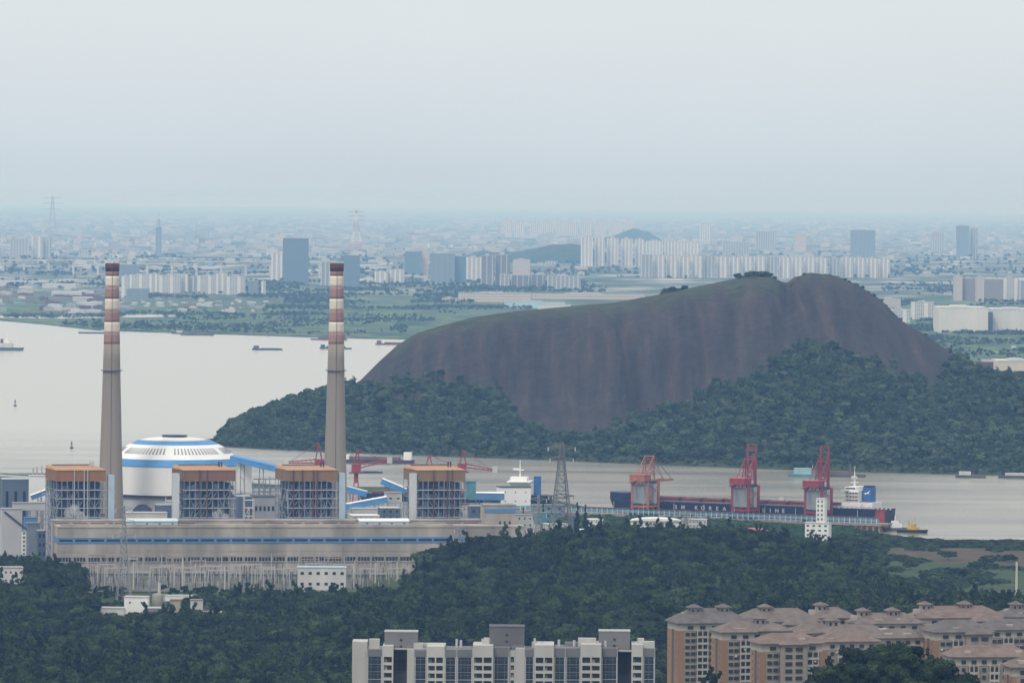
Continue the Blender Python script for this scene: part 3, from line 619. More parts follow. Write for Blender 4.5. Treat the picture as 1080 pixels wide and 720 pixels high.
# -- generic plant pieces
def block(name, lab, cat, x0, x1, y0, y1, D, m, depth=22, zbase=5, roof=None, rm=None, win=None, group=None, rz=TH, extra=None):
    """box building whose front's left and right edges are seen at x0, x1 and whose roof and foot at y0, y1, standing at distance D"""
    a, c = P(x0, y0, D), P(x1, y0, D); w = (c.x - a.x)/math.cos(rz); zt = a.z; zb = P(x0, y1, D).z if y1 else zbase
    t = thing(name, lab, cat, (a.x, D, zb), rz, group)
    MB().box(0, w, 0, depth, (-4 if zb < 9 else 0), zt-zb).build('wall', m, t)
    MB().box(-.4, w+.4, -.4, depth+.4, zt-zb, zt-zb+.7).build('roof', rm or grey, t)
    if win:
        nx, nz, fw, fh = win; H = zt-zb; o = None
        for i in range(nx):
            for j in range(nz):
                x = w*(i+.5)/nx; z = H*(j+.5)/nz
                if o is None: o = MB().box(-w*fw/nx/2, w*fw/nx/2, -.25, .2, -H*fh/nz/2, H*fh/nz/2).build('window', dkglass, t); 
                else: o = o.copy(); COL.objects.link(o)
                o.location = (x, 0, z)
    if extra: extra(t, w, zt-zb, depth)
    return t
def gallery(lab, xa, ya, xb, yb, D, side, top, wd=5, ht=4.2, D2=None, legs=2):
    """sloping covered conveyor between two points"""
    a, b_ = P(xa, ya, D), P(xb, yb, D2 or D); d = b_-a; ln = d.length; M = Matrix.Translation(a) @ d.to_track_quat('X', 'Z').to_matrix().to_4x4()
    t = thing('conveyor_gallery', lab, 'conveyor', a); I = Matrix.Translation(-a)
    MB().box(0, ln, -wd/2, wd/2, 0, ht, I @ M).build('side_cladding', side, t)
    MB().loft([[(0,-wd/2-.4,ht),(0,wd/2+.4,ht),(0,0,ht+1.1)],[(ln,-wd/2-.4,ht),(ln,wd/2+.4,ht),(ln,0,ht+1.1)]], True, I @ M).build('roof', top, t)
    q = MB()
    for k in range(legs):
        p = a + d*((k+.5)/legs) - a
        for s in (-1, 1): q.tube((p.x+s*1.6, p.y, p.z), (p.x+s*2.6, p.y, 5-a.z), .35, 4)
        for zz in range(3): q.tube((p.x-2.2, p.y, p.z*.5-12*zz), (p.x+2.2, p.y, p.z*.5-12*zz-4), .22, 4)
    if legs: q.build('trestle', steel, t)
    return t
gallery('long bright blue conveyor gallery sloping from the coal dome to the boilers', 246, 486.5, 306, 500, 5040, bright_blue, bright_blue, 7, 5, 4960, 3)
block('transfer_house', 'tall white house below the blue gallery beside the coal dome', 'building', 252, 265.5, 484.5, 519, 5030, white, 14, rm=bright_blue)
gallery('short blue conveyor gallery under the red crane right of the chimney', 361, 517.5, 386, 524, 5120, bright_blue, paleblue, 6, 5)
gallery('blue conveyor gallery with a white roof rising right behind the hall', 362, 538, 409, 529.5, 5000, bright_blue, white, 6, 5)
gallery('steep blue conveyor gallery left of the last boiler house', 401, 510, 427, 521, 5110, bright_blue, white, 6, 5)
gallery('blue and white striped conveyor gallery right of the last boiler house', 494, 526.5, 532, 527, 4960, blue, white, 8, 6)
block('crusher_house', 'teal box standing against the right end boiler house', 'building', 492.5, 502, 508, 526, 4920, teal, 14, rm=teal)
block('transfer_house', 'white transfer house with a dark roof before the moored ship', 'building', 527.5, 560, 514, 533, 4990, white, 18, rm=dksteel, win=(3, 2, .1, .12))
block('low_shed', 'low brown shed at the foot of the white transfer house', 'shed', 512, 528, 528, 534, 4960, mk('tan_wall', (.30,.25,.21), .9), 10)
block('mixer_house', 'rounded grey bunker below the white roofed gallery', 'building', 371, 409, 536.5, 545.5, 4960, ltgrey, 12, rm=ltgrey)
block('pump_house', 'white block between the galleries left of the last boiler house', 'building', 408, 424, 520, 541, 5080, dull_white, 16, win=(2, 2, .3, .15))
block('low_shed', 'plain white shed at the foot of the left chimney', 'shed', 133, 176, 541, 548, 4870, dull_white, 14, rm=ltgrey)
block('filter_house', 'grey filter house right of the brown orange boiler', 'building', 251, 266, 524, 548, 4900, bluegrey, 26, rm=grey)
block('filter_house', 'pale filter house left of the tan boiler and third lift shaft', 'building', 268, 290, 524, 548, 4890, grey, 26, rm=dksteel, win=(5, 1, .5, .2))
block('filter_house', 'grey filter house between left chimney and brown orange boiler', 'building', 166, 183, 533, 548, 4890, bluegrey, 20, rm=grey)
block('filter_house', 'low white filter house right of the pale blue lift shaft', 'building', 372, 400, 544, 550, 4880, ltgrey, 20, rm=white, win=(5, 1, .3, .4))
block('filter_house', 'blue grey filter house left of the last boiler house', 'building', 402, 422, 536, 549, 4900, bluegrey, 20, rm=ltgrey, win=(3, 2, .3, .4))
block('switch_room', 'dark blue grey room below the end boiler at its right', 'building', 496, 511, 534, 553, 4880, bluegrey, 14, win=(2, 2, .4, .3))
# coal heap seen between chimney and dome
hp = P(150, 545, 4900); b = MB(); k = 4900/FPX
b.loft([[(-11*k,-8,0),(11*k,-8,0),(11*k,8,0),(-11*k,8,0)],[(-9*k,-5,4),(9*k,-5,4),(9*k,5,4),(-9*k,5,4)],[(-4*k,-1,7.5),(3*k,-1,8),(3*k,1,8),(-4*k,1,7.5)]])
tag(b.build('dark_tent', mk('dark_sheet', (.03,.03,.06), .8, .3, .2), None, loc=(hp.x, 4900, P(150, 541, 4900).z)), 'dark peaked tent roof before the base of the coal dome', 'tent')
# frames and pipe racks behind the hall
rackm = [steel, silver, dull_white, maroon]
for k, (xa, xb, yt, D) in enumerate(((12,46,503,5000),(44,60,516,4930),(258,268,523,4860),(268,292,500,5020),(287,304,515,4900),(388,401,524,5050),(410,424,526,4950),(493,511,531,4900),(176,194,524,4900),(360,372,528,4900))):
    a, c = P(xa, yt, D), P(xb, yt, D); w = c.x-a.x; h = a.z-5; b = MB(); rg = random.Random(k); n = max(2, int(w/5))
    for i in range(n+1):
        for y in (0, 8): b.tube((w*i/n, y, -1), (w*i/n, y, h*rg.uniform(.8, 1)), .35, 4)
    for q in (.3, .5, .66, .8, .93):
        for y in (0, 8): b.tube((0, y, h*q), (w, y, h*q), .3, 4)
    for i in range(n):
        z = rg.choice((.3,.5,.66)); b.tube((w*i/n, 0, h*z), (w*(i+1)/n, 0, h*(z+.14)), .25, 4)
    t = thing('pipe_rack', ('steel pipe rack among the grey sheds at the left edge','narrow pipe rack just left of the orange boiler house','steel rack right of the brown orange boiler house','tall open trestle under the long blue gallery','pipe rack left of the tan boiler by the chimney',
        'steel rack between the steep gallery and the chimney','steel rack before the white pump house','pipe rack right of the end boiler house','pipe rack in front of the dome left of the boiler','steel rack beside the pale blue lift shaft')[k], 'pipe rack', (a.x, D, 5), TH)
    b.build('frame', rackm[k % 3], t)
    b = MB()
    for q in (.42, .6, .75): b.tube((0, 3+q*4, h*q), (w, 3+q*4, h*q), .55, 6)
    b.build('pipe', rackm[(k+1) % 4], t)
# left edge group
block('absorber_tower', 'blue grey clad tower with a dark slot at the left edge', 'building', 3, 30, 505.5, 560, 4900, bluegrey, 20, rm=ltgrey, win=(3, 1, .3, .55))
block('fan_house', 'white slab sided house left of the orange boiler house', 'building', 32, 48.5, 502, 531, 4960, white, 16, rm=ltgrey)
block('ash_bunker', 'tall pale grey bunker with a slanting chute at the left edge', 'building', 2, 23, 537, 584, 4740, ltgrey, 16, rm=grey, extra=lambda t, w, H, d: MB().tube((2,-.8,H*.95), (w+4,-.8,H*.55), .8, 5).build('chute', dksteel, t))
block('stair_tower', 'thin white stair tower beside the pale grey bunker', 'building', 23.2, 27.5, 560, 586, 4730, white, 5, win=(1, 6, .5, .35))
block('duct_bridge', 'pale grey duct bridge running from bunker to orange boiler', 'duct', 14, 48, 530.5, 538, 4790, ltgrey, 9, zbase=40)
block('ash_silo_house', 'dull grey round shouldered house under the duct bridge', 'building', 29, 42, 552, 585, 4800, mk('slate_sheet', (.20,.23,.26), .8, .2, .08, .3), 12)
block('blue_shed', 'small blue shed under the duct bridge at the left', 'shed', 26, 38, 546, 560, 4830, blue, 8, rm=blue)
block('cable_room', 'dark steel room hard against the left end of the hall', 'building', 40, 48.5, 560, 598, 4730, bluegrey, 14, win=(2, 4, .5, .4))
gallery('low blue conveyor with a white top left of the boilers', 34, 527, 50, 521, 4940, blue, white, 5, 4, None, 1)
# jetty behind
a, c = P(-30, 498.5, 6250), P(52, 498.5, 6150); d = c-a
t = thing('coal_jetty', 'thin jetty with railings across the river at the left edge', 'jetty', (a.x, a.y, 0)); M = Matrix.Rotation(math.atan2(d.y, d.x), 4, 'Z'); ln = d.length; b = MB()
b.box(0, ln, -5, 5, a.z-1.4, a.z, M)
for k in range(14): b.box(ln*k/13-.5, ln*k/13+.5, -3, 3, -6, a.z-1.4, M)
b.build('deck', ltgrey, t); b = MB()
for k in range(30): b.box(ln*k/29-.15, ln*k/29+.15, -4.6, -4.3, a.z, a.z+3, M)
b.box(0, ln, -4.6, -4.3, a.z+2.6, a.z+3, M); b.build('railing', dull_white, t)
for k, xx in enumerate((35, 39, 44)):
    p = P(xx, 500, 5300); tag(MB().tube((0,0,0), (0,0,P(xx, 493-k, 5300).z-5), .9, 8, .6).build('vent_stack', mk('buff_paint', (.45,.40,.34), .8), None, loc=(p.x, 5300, 5)), ('leftmost','middle','rightmost')[k] + ' of the three short buff stacks behind the white fan house', 'stack', 'three short buff stacks')
# steam
sm = bpy.data.materials.new('steam_vapour'); sm.use_nodes = True; nt = sm.node_tree; nt.nodes.remove(nt.nodes['Principled BSDF'])
pv = nt.nodes.new('ShaderNodeVolumePrincipled'); nt.links.new(pv.outputs[0], nt.nodes['Material Output'].inputs['Volume']); pv.inputs['Color'].default_value = (.9,.92,.92,1); pv.inputs['Density'].default_value = .09; pv.inputs['Density Attribute'].default_value = ''
for lab, lst in (('steam drifting up before the orange boiler at the left', ((73,541,4.5),(78,537.5,4.8),(84,543,4.2),(89,546,3.4))), ('wisp of steam before the brown orange boiler', ((228,543,3.6),(232,540,3.0),(237,545,3.8),(233,548,3)))):
    bm = bmesh.new()
    for x, y, r in lst:
        p = P(x, y, PL(0, HALL_V+19).y + (x-61)*.14); bmesh.ops.create_icosphere(bm, subdivisions=3, radius=r, matrix=Matrix.Translation(p))
    for v_ in bm.verts: v_.co += Vector((noise.noise(v_.co*.35), noise.noise(v_.co*.35+Vector((9,0,0))), noise.noise(v_.co*.35+Vector((0,9,0)))))*1.6
    me = bpy.data.meshes.new('steam'); bm.to_mesh(me); me.materials.append(sm); o = bpy.data.objects.new('steam', me); COL.objects.link(o); tag(o, lab, None, None, 'stuff')

# -- switchyard
rg = random.Random(5); wpost = mk('pale_post', (.43,.42,.41), .7, .1, .3); 
gp0 = None
k = 0
for row, (yy, D) in enumerate(((0, 4570), (0, 4510), (0, 4450))):
    for i in range(13):
        px = 92 + i*28 + row*9 + rg.uniform(-3, 3)
        if px > 445 or (308 < px < 368 and row == 2): continue
        p = P(px, 600, D); w = rg.uniform(11, 17); h = rg.uniform(13, 20)
        lab = ('switchyard gantry in the row nearest the cream hall', 'switchyard gantry in the middle row before the hall', 'switchyard gantry in the front row, nearest the trees')[row]
        t = thing('gantry', lab, 'gantry', (p.x, D, 5), TH + rg.uniform(-.1, .1), ('rear', 'middle', 'front')[row] + ' row of switchyard gantries')
        for x in (0, w): MB().box(x-.32, x+.32, -.32, .32, -1, h).build('post', wpost, t)
        MB().box(0, w, -.4, .4, h-1.6, h-.6).build('beam', wpost if row else mk('rust_beam', (.28,.22,.18), .8), t)
        for q in (.25, .5, .75): MB().tube((w*q, 0, h-1.6), (w*q, 0, h-4.5), .22, 5).build('insulator', mk('brown_porcelain', (.12,.06,.045), .4), t)
proto = None
for i in range(270):
    px = rg.uniform(85, 452); D = rg.uniform(4400, 4590)
    if 308 < px < 370 and D < 4480: continue
    p = P(px, 600, D); h = rg.uniform(.75, 1.25)
    if i == 110: proto = None
    if proto is None:
        proto = thing('switchgear_post', 'slim insulator post on a steel stand in the switchyard before the hall', 'insulator post', group='switchyard insulator posts')
        MB().box(-.35, .35, -.35, .35, -1, 5).build('stand', steel if i else dksteel, proto); b = MB()
        for q in range(6): b.lathe([(.2, 5+q*.8), (.5, 5.2+q*.8), (.2, 5.75+q*.8)], 6)
        b.build('insulator', mk('grey_porcelain', (.33,.31,.29), .5) if i else mk('brown_porcelain', (.12,.06,.045), .4), proto); o = proto
    else: o = copy_tree(proto)
    o.location = (p.x, D, 5); o.scale = (1, 1, h)
for i, px in enumerate((141, 193, 206, 237, 373, 396, 419, 431)):          # tall single lightning masts
    D = 4430 + (i % 3)*40; p = P(px, 600, D); zt = P(px, (592, 588, 594, 596, 596, 593, 592, 595)[i], D).z
    t = thing('lightning_mast', 'tall pale mast standing among the switchyard gantries before the hall', 'mast', (p.x, D, 5), 0, 'tall masts of the switchyard')
    MB().tube((0,0,-1), (0,0,zt-5), .75, 8, .45).build('pole', mk('buff_post', (.52,.48,.42), .8), t); MB().tube((0,0,zt-5), (0,0,zt-2), .12, 5).build('rod', steel, t)
block('control_building', 'white two storey control building with a blue roof edge in the switchyard', 'building', 314.5, 365, 598.5, 621, 4440, dull_white, 14, rm=paleblue, win=(6, 2, .4, .25), rz=R_(4))
# works and sheds among the trees
block('works_house', 'white two storey works building with dark windows among the trees', 'building', 131, 155.5, 629.5, 651, 4150, white, 10, zbase=5, rm=ltgrey, win=(2, 2, .12, .18), rz=R_(-6))
block('works_shed', 'long pale shed left of the white works building', 'shed', 100, 131, 641, 650, 4150, dull_white, 9, rm=ltgrey, rz=R_(-4))
block('works_shed', 'broken pale concrete shed right of the round silo', 'shed', 192, 238, 645, 652, 4130, mk('rough_concrete', (.33,.31,.28), .95, .3, .1), 9, rm=concrete, rz=R_(-8))
block('works_shed', 'flat grey shed roof between silo and works house', 'shed', 153, 179, 641.5, 651, 4140, concrete, 12, rm=ltgrey, rz=R_(3))
block('kiln_house', 'square buff tower of the small works, red cap', 'building', 179.5, 190, 633, 651, 4135, mk('buff_concrete', (.36,.32,.27), .9, .2, .1), 8, rm=mk('rust_roof', (.30,.12,.07), .9), rz=0)
block('kiln_house', 'white hopper house at the right of the small works', 'building', 202, 214, 633, 648, 4160, dull_white, 8, rm=concrete)
block('boundary_wall', 'long low pale wall before the switchyard', 'wall', 172, 207, 627.8, 630, 4310, white, 1, rm=white)
p = P(166.5, 640, 4165); t = thing('cement_silo', 'grey round silo of the small works among the trees', 'silo', (p.x, 4165, 5)); zt = P(166, 626, 4165).z-5
MB().lathe([(0.3,-4),(4.2,-4),(4.2,zt-1),(3.8,zt),(.2,zt+1)], 20).build('shell', concrete, t, True); MB().tube((1,0,zt), (1,0,zt+8), 1.1, 8).build('dust_filter', ltgrey, t)
MB().tube((5,0,-3), (5,0,zt+2), .3, 5).build('ladder_mast', steel, t)
block('block_house', 'long white walled house with a grey roof at the left edge', 'house', -12, 24, 599, 616, 4480, dull_white, 18, rm=mk('old_grey_roof', (.34,.32,.30), .9, .3, .1), win=(7, 2, .35, .25), rz=R_(8))
block('block_house', 'small white lean to below the long house at the left edge', 'house', 20, 31, 613.5, 621, 4440, dull_white, 8, rm=dull_white, win=(2, 1, .3, .3), rz=R_(8))
p = P(92, 621, 4400); t = thing('excavator', 'orange digger parked by the switchyard fence at the left', 'digger', (p.x, 4400, 5)); MB().box(-4, 4, -2, 2, .2, 1.8).build('track', black, t); MB().box(-3.5, 3, -2, 2, 1.8, 5.5).build('body', mk('digger_orange', (.60,.25,.03), .6), t); MB().box(.5, 3, -2, 0, 5.5, 7.5).build('cab', dkglass, t)
MB().tube((-2,0,4), (-7,0,9), .5, 4).tube((-7,0,9), (-9,0,3), .45, 4).build('boom', yellow, t)
block('gate_house', 'small pale hut with a reddish roof under the orange digger', 'hut', 87, 97, 625, 634, 4290, dull_white, 6, rm=mk('faded_tile', (.30,.16,.11), .9))

# -- pylons
def pylon(lab, px, ytop, D, wpx, arms, m, zb=None, tiers=14, cat='pylon', group=None, red_white=False, thick=1.25):
    top = P(px, ytop, D); zb = float(ground_z(top.x, D)) if zb is None else zb; H = top.z-zb; k = D/FPX; wb = wpx*k/2
    t = thing('transmission_pylon', lab, cat, (top.x, D, zb), R_(12), group); b = MB(); rw = lambda q: wb*(1-q)**1.25*.92 + wb*.10
    th = max(.2, .13*k*1.6)*thick; seg = [MB(), MB()]
    lv = [1-(1-i/tiers)**1.15 for i in range(tiers+1)]
    for i in range(tiers):
        b = seg[(i//2) % 2] if red_white else seg[0]
        z0_, z1_, r0, r1 = lv[i]*H, lv[i+1]*H, rw(lv[i]), rw(lv[i+1]); c0 = [(-r0,-r0),(r0,-r0),(r0,r0),(-r0,r0)]; c1 = [(-r1,-r1),(r1,-r1),(r1,r1),(-r1,r1)]
        for j in range(4):
            jj = (j+1) % 4; b.tube((*c0[j], z0_ - (2 if i == 0 else 0)), (*c1[j], z1_), th*1.3, 4)
            b.tube((*c0[j], z0_), (*c1[jj], z1_), th*.6, 3); b.tube((*c0[jj], z0_), (*c1[j], z1_), th*.6, 3); b.tube((*c1[j], z1_), (*c1[jj], z1_), th*.6, 3)
    seg[0].build('lattice_body', m, t)
    if red_white: seg[1].build('lattice_body', white, t)
    for q, wa in arms:
        z = H*q; wa *= k; a_ = MB()
        for s in (-1, 1):
            for y in (-1, 1): a_.tube((0, y*rw(q), z+1.6), (s*wa, 0, z), th*.8, 3); a_.tube((0, y*rw(q), z-1.6), (s*wa, 0, z), th*.8, 3)
            for f in (.25, .5, .75): a_.tube((s*wa*f, 0, z-1.6*(1-f)), (s*wa*(f+.1), 0, z+1.6*(1-f)), th*.6, 3)
        o = a_.build('crossarm', m, t); i_ = MB()
        for s in (-1, 1): i_.tube((s*wa*.97, 0, z), (s*wa*.97, 0, z-3.2), th*1.5, 5)
        i_.build('insulator', ltgrey, o)
    return t
gal = mk('pylon_steel', (.27,.28,.28), .7, .15, .3)
pylon('tallest grey lattice pylon, standing at the forest edge before the channel', 592.5, 466.5, 4640, 34, ((.965,15),(.88,13),(.60,14),(.34,18)), mk('pylon_dark_steel', (.16,.17,.17), .7, .15, .3), 5, 17, thick=1.9)
pylon('short grey lattice pylon just left of the tallest one', 568, 522, 4700, 13, ((.95,9),(.75,9),(.55,9)), gal, 5, 11)
pylon('thin lattice pylon rising before the left part of the hall', 131, 533, 4300, 15, ((.97,9),(.84,11),(.7,12)), gal, None, 15)
pylon('slim lattice pylon in the forest below the second crane', 723.5, 540, 4520, 10, ((.97,13),(.72,14),(.5,11)), gal, None, 11)
pylon('thin lattice pylon below the white arched hall', 693, 552, 4560, 7, ((.96,8),(.75,9)), gal, None, 10)
pylon('small lattice pylon at the right end of the switchyard', 485, 556, 4640, 8, ((.96,6),(.8,7),(.62,6)), gal, 5, 10)
# ------------------------------------------------------------------ the berth: ship, dock, unloaders
SA = R_(-28)                                    # local x runs along the ship towards its stern (right, nearer)
SX = Vector((math.cos(SA), math.sin(SA), 0)); SN = Vector((math.sin(SA), -math.cos(SA), 0))     # SN points to the dock side
stern = G(936, 557.5, 0); 
def ship_u(px, n=0.0, z=12.0):
    lo, hi = -400, 100
    for _ in range(40):
        m = (lo+hi)/2; q = stern + SX*m + SN*n
        if proj((q.x, q.y, z))[0] < px: lo = m
        else: hi = m
    return lo
BEAM = 44.0; LS = -ship_u(651.5)
navy = mk('navy_hull_paint', (.011,.017,.055), .5, .25, .05, .2); boot = mk('red_boot_paint', (.30,.045,.04), .7, .3, .06); hatch = mk('oxide_red_hatch', (.17,.05,.05), .8, .25, .1)
def hull_rings(L, Bm, zs, bow=.13, stn=.06, rake=6, flare=.9):
    """outline rings from bow (x = -L) to stern (x = 0)"""
    out = []
    n = 10
    for i, z in enumerate(zs):
        q = i/(len(zs)-1); rk_ = rake*q; wf = flare + (1-flare)*q; ring = []
        side = [( -L - rk_ + (L*bow+rk_)*(1-math.cos(a)), math.sin(a)) for a in [math.pi/2*k/n for k in range(n+1)]]
        side += [(-L*stn, 1), (-L*stn*.4, .93), (0 + rk_*.15, .72)]
        ring = [(x, -y*Bm/2*wf, z) for x, y in side] + [(x, y*Bm/2*wf, z) for x, y in side[::-1]][:-1]
        out.append(ring)
    return out
t = ship = thing('bulk_carrier', 'long navy bulk carrier with white bridge and blue funnel, moored at the red cranes', 'cargo ship', stern, SA)
DK = 19.5
MB().loft(hull_rings(LS, BEAM, [-4, 1, 5.2], flare=.94, rake=-2)).build('boot_topping', boot, ship, False)
MB().loft(hull_rings(LS, BEAM, [5.2, 9, 14, DK], flare=.97, rake=7)).build('hull', navy, ship)
fc = hull_rings(LS, BEAM, [DK, DK+7.2], flare=1, rake=0, bow=.13)
def cut(ring): return [(max(-LS-7 if 0 else x, -LS-9), y, z) for x, y, z in ring if x < -LS*.915]
MB().loft([[(x-7 if x < -LS*.98 else x-3, y, z) for x, y, z in cut(r)] for r in fc]).build('forecastle', navy, ship)
b = MB()
for k in range(60):
    x = -LS*.9 + k*(LS*.9-6)/59
    for y in (-BEAM/2+.6,): b.tube((x, y, DK), (x, y, DK+1.3), .09, 3)
for z in (DK+.7, DK+1.3): b.tube((-LS*.9, -BEAM/2+.6, z), (-6, -BEAM/2+.6, z), .09, 3)
b.build('railing', dull_white, ship)
nh = 9; h0, h1 = -LS*.895, -LS*.175
for k in range(nh):
    xa = h0 + (h1-h0)*k/nh; xb = h0 + (h1-h0)*(k+.8)/nh; up = 3.2 if k not in (1, 4) else 3.4
    hb = MB().box(xa, xb, -BEAM*.3, BEAM*.3, DK, DK+up).build('hatch_coaming', hatch, ship)
    MB().loft([[(xa-.4,-BEAM*.31,DK+up),(xb+.4,-BEAM*.31,DK+up),(xb+.4,BEAM*.31,DK+up),(xa-.4,BEAM*.31,DK+up)],[(xa,-BEAM*.3,DK+up+.6),(xb,-BEAM*.3,DK+up+.6),(xb,0,DK+up+1.2),(xa,0,DK+up+1.2)]]).build('hatch_cover', maroon, hb)
for x in (-LS*.53, -LS*.38): MB().box(x-3, x+3, -6, -1, DK+4.4, DK+7).build('grab_bucket', dull_white, ship)
# bridge
bx = ship_u(903); b0 = bx-5
house = MB().box(bx-8, bx+12, -15, 15, DK-.01, DK+5).box(bx-6, bx+8, -13, 13, DK+5, DK+17).build('superstructure', white, ship)
MB().box(bx-7, bx+5, -12, 12, DK+17.01, DK+20).build('bridge', white, ship)
MB().box(bx-7.15, bx-6.9, -11.5, 11.5, DK+18, DK+19.3).box(bx-6, bx+4, -12.15, -11.9, DK+18, DK+19.3).build('bridge_window', dkglass, ship)
MB().box(bx-6, bx-2, -BEAM/2-1, BEAM/2+1, DK+16.2, DK+17).box(bx-6, bx-2, -BEAM/2-1, -BEAM/2-.7, DK+17, DK+18.2).build('bridge_wing', dull_white, ship)
for j in range(3):
    for i in range(4): MB().box(bx-4+i*3, bx-2.8+i*3, -13.2, -12.9, DK+7+j*3.4, DK+8.2+j*3.4).build('cabin_window', dkglass, ship)
for j in range(3): MB().box(bx-8.6, bx+9.6, -15.2, -12.9, DK+8.2+j*3.4, DK+8.5+j*3.4).build('deck_ledge', dull_white, ship)
b = MB().tube((bx-2, 0, DK+20), (bx-2, 0, DK+34), 1.0, 6, .4).tube((bx-6, 0, DK+24), (bx+2, 0, DK+24), .35, 4).tube((bx-2, -7, DK+28), (bx-2, 7, DK+28), .35, 4).tube((bx-2, 0, DK+34), (bx-2, 0, DK+40), .25, 4); b.box(bx-5, bx, -2, 2, DK+29, DK+29.8)
b.build('mast', white, ship)
fx = ship_u(917)
fn = MB().loft([[(fx+x, y, z) for x, y in ((-5.0,-5),(4.2,-5),(4.8,0),(4.2,5),(-5.0,5))] for z in (DK+4, DK+20)]).build('funnel', bright_blue if 0 else mk('funnel_blue', (.035,.13,.33), .5, .1, .1), ship)
MB().add([(fx-3.4,-5.2,DK+14.2),(fx-.3,-5.2,DK+15.0),(fx+3.2,-5.2,DK+17.2),(fx+1.2,-5.2,DK+14.6),(fx+2.2,-5.2,DK+13.6),(fx-.6,-5.2,DK+13.8),(fx-2.6,-5.2,DK+12.7)], [(0,6,5,1),(1,5,3,2),(5,4,3)]).build('funnel_emblem', white, fn)
MB().box(fx-4.4, fx+3.8, -4.5, 4.5, DK+20, DK+21.2).build('funnel_top', black, fn)
MB().box(fx-8, fx+8, -11, 11, DK, DK+5.5).build('engine_casing', white, ship)
b = MB()
for k in range(14): b.box(bx-14+k*4.5, bx-12.6+k*4.5, -BEAM/2+1, -BEAM/2+2, DK, DK+1.8)
b.box(bx-16, bx+50, -BEAM/2+1, -BEAM/2+1.6, DK+1.8, DK+2.3).build('deck_machinery', dull_white, ship)
MB().box(-26,-17,-8,2,DK+1,DK+6).build('lifeboat_frame', mk('lifeboat_orange', (.55,.10,.04), .6, .1, .2), ship)
MB().tube((-32,-2,DK),(-14,0,DK+11),.5,4).build('stern_crane', mk('pinkish_red', (.50,.12,.10), .7), ship)
MB().box(-6, 4.2, -BEAM/2*.86, -BEAM/2*.7, 6, DK).build('stern_patch', boot, ship)
# hull lettering
for ch, px in (('S',713),('M',720.5),('K',734.5),('O',741.5),('R',749.3),('E',756.6),('A',764.2),('L',805.5),('I',812.5),('N',819.5),('E',826.3)):
    cu = bpy.data.curves.new('hull_letter', 'FONT'); cu.body = ch; cu.size = 5.6; cu.extrude = .06; cu.align_x = 'CENTER'; cu.materials.append(dull_white)
    cu.offset = .1; o = bpy.data.objects.new('lettering_curve', cu); me = bpy.data.meshes.new_from_object(o); bpy.data.objects.remove(o)
    o = bpy.data.objects.new('hull_letter', me); COL.objects.link(o); o.parent = ship
    o.location = (ship_u(px, BEAM/2*.985), -BEAM/2-.12, 13.2); o.rotation_euler = (R_(90), 0, 0); o.scale = (.95, .92, 1)
# dock
def DKP(u, n, z=0): q = stern + SX*u + SN*n; return Vector((q.x, q.y, z))
DN = BEAM/2 + 6
o = DKP(8, 0); t = dock = thing('loading_pier', 'long piled pier with a pale blue conveyor beside the navy bulk carrier', 'pier', o, SA)
b = MB().box(-LS-95, 10, -DN-26, -DN, 5.6, 7.4)
for k in range(64): b.box(-LS-93+k*(LS+100)/63-.7, -LS-93+k*(LS+100)/63+.7, -DN-25, -DN-23.6, -4, 5.6); 
b.build('deck', concrete, dock)
b = MB()
for k in range(64): b.box(-LS-93+k*(LS+100)/63-.8, -LS-93+k*(LS+100)/63+.8, -DN-1.5, -DN-.2, -4, 5.6)
b.build('pile_row', ltgrey, dock)
cb = MB().box(-LS-95, 6, -DN-25.5, -DN-21.5, 9.6, 13.2).build('conveyor', paleblue if 0 else mk('conveyor_blue', (.16,.32,.44), .7, .15, .05), dock)
b = MB()
for k in range(70): b.box(-LS-93+k*(LS+98)/69-.35, -LS-93+k*(LS+98)/69+.35, -DN-26.2, -DN-25.6, 7.4, 13.6)
b.build('conveyor_post', dull_white, cb)
MB().box(-LS-96, 7, -DN-26.4, -DN-20.6, 13.21, 13.7).build('conveyor_roof', maroon, cb)
for k in range(9):
    u = -LS*(.055+.112*k); MB().tube((u, -DN-24, 7.4), (u, -DN-24, 20), .25, 5).build('lamp_post', dull_white, dock)
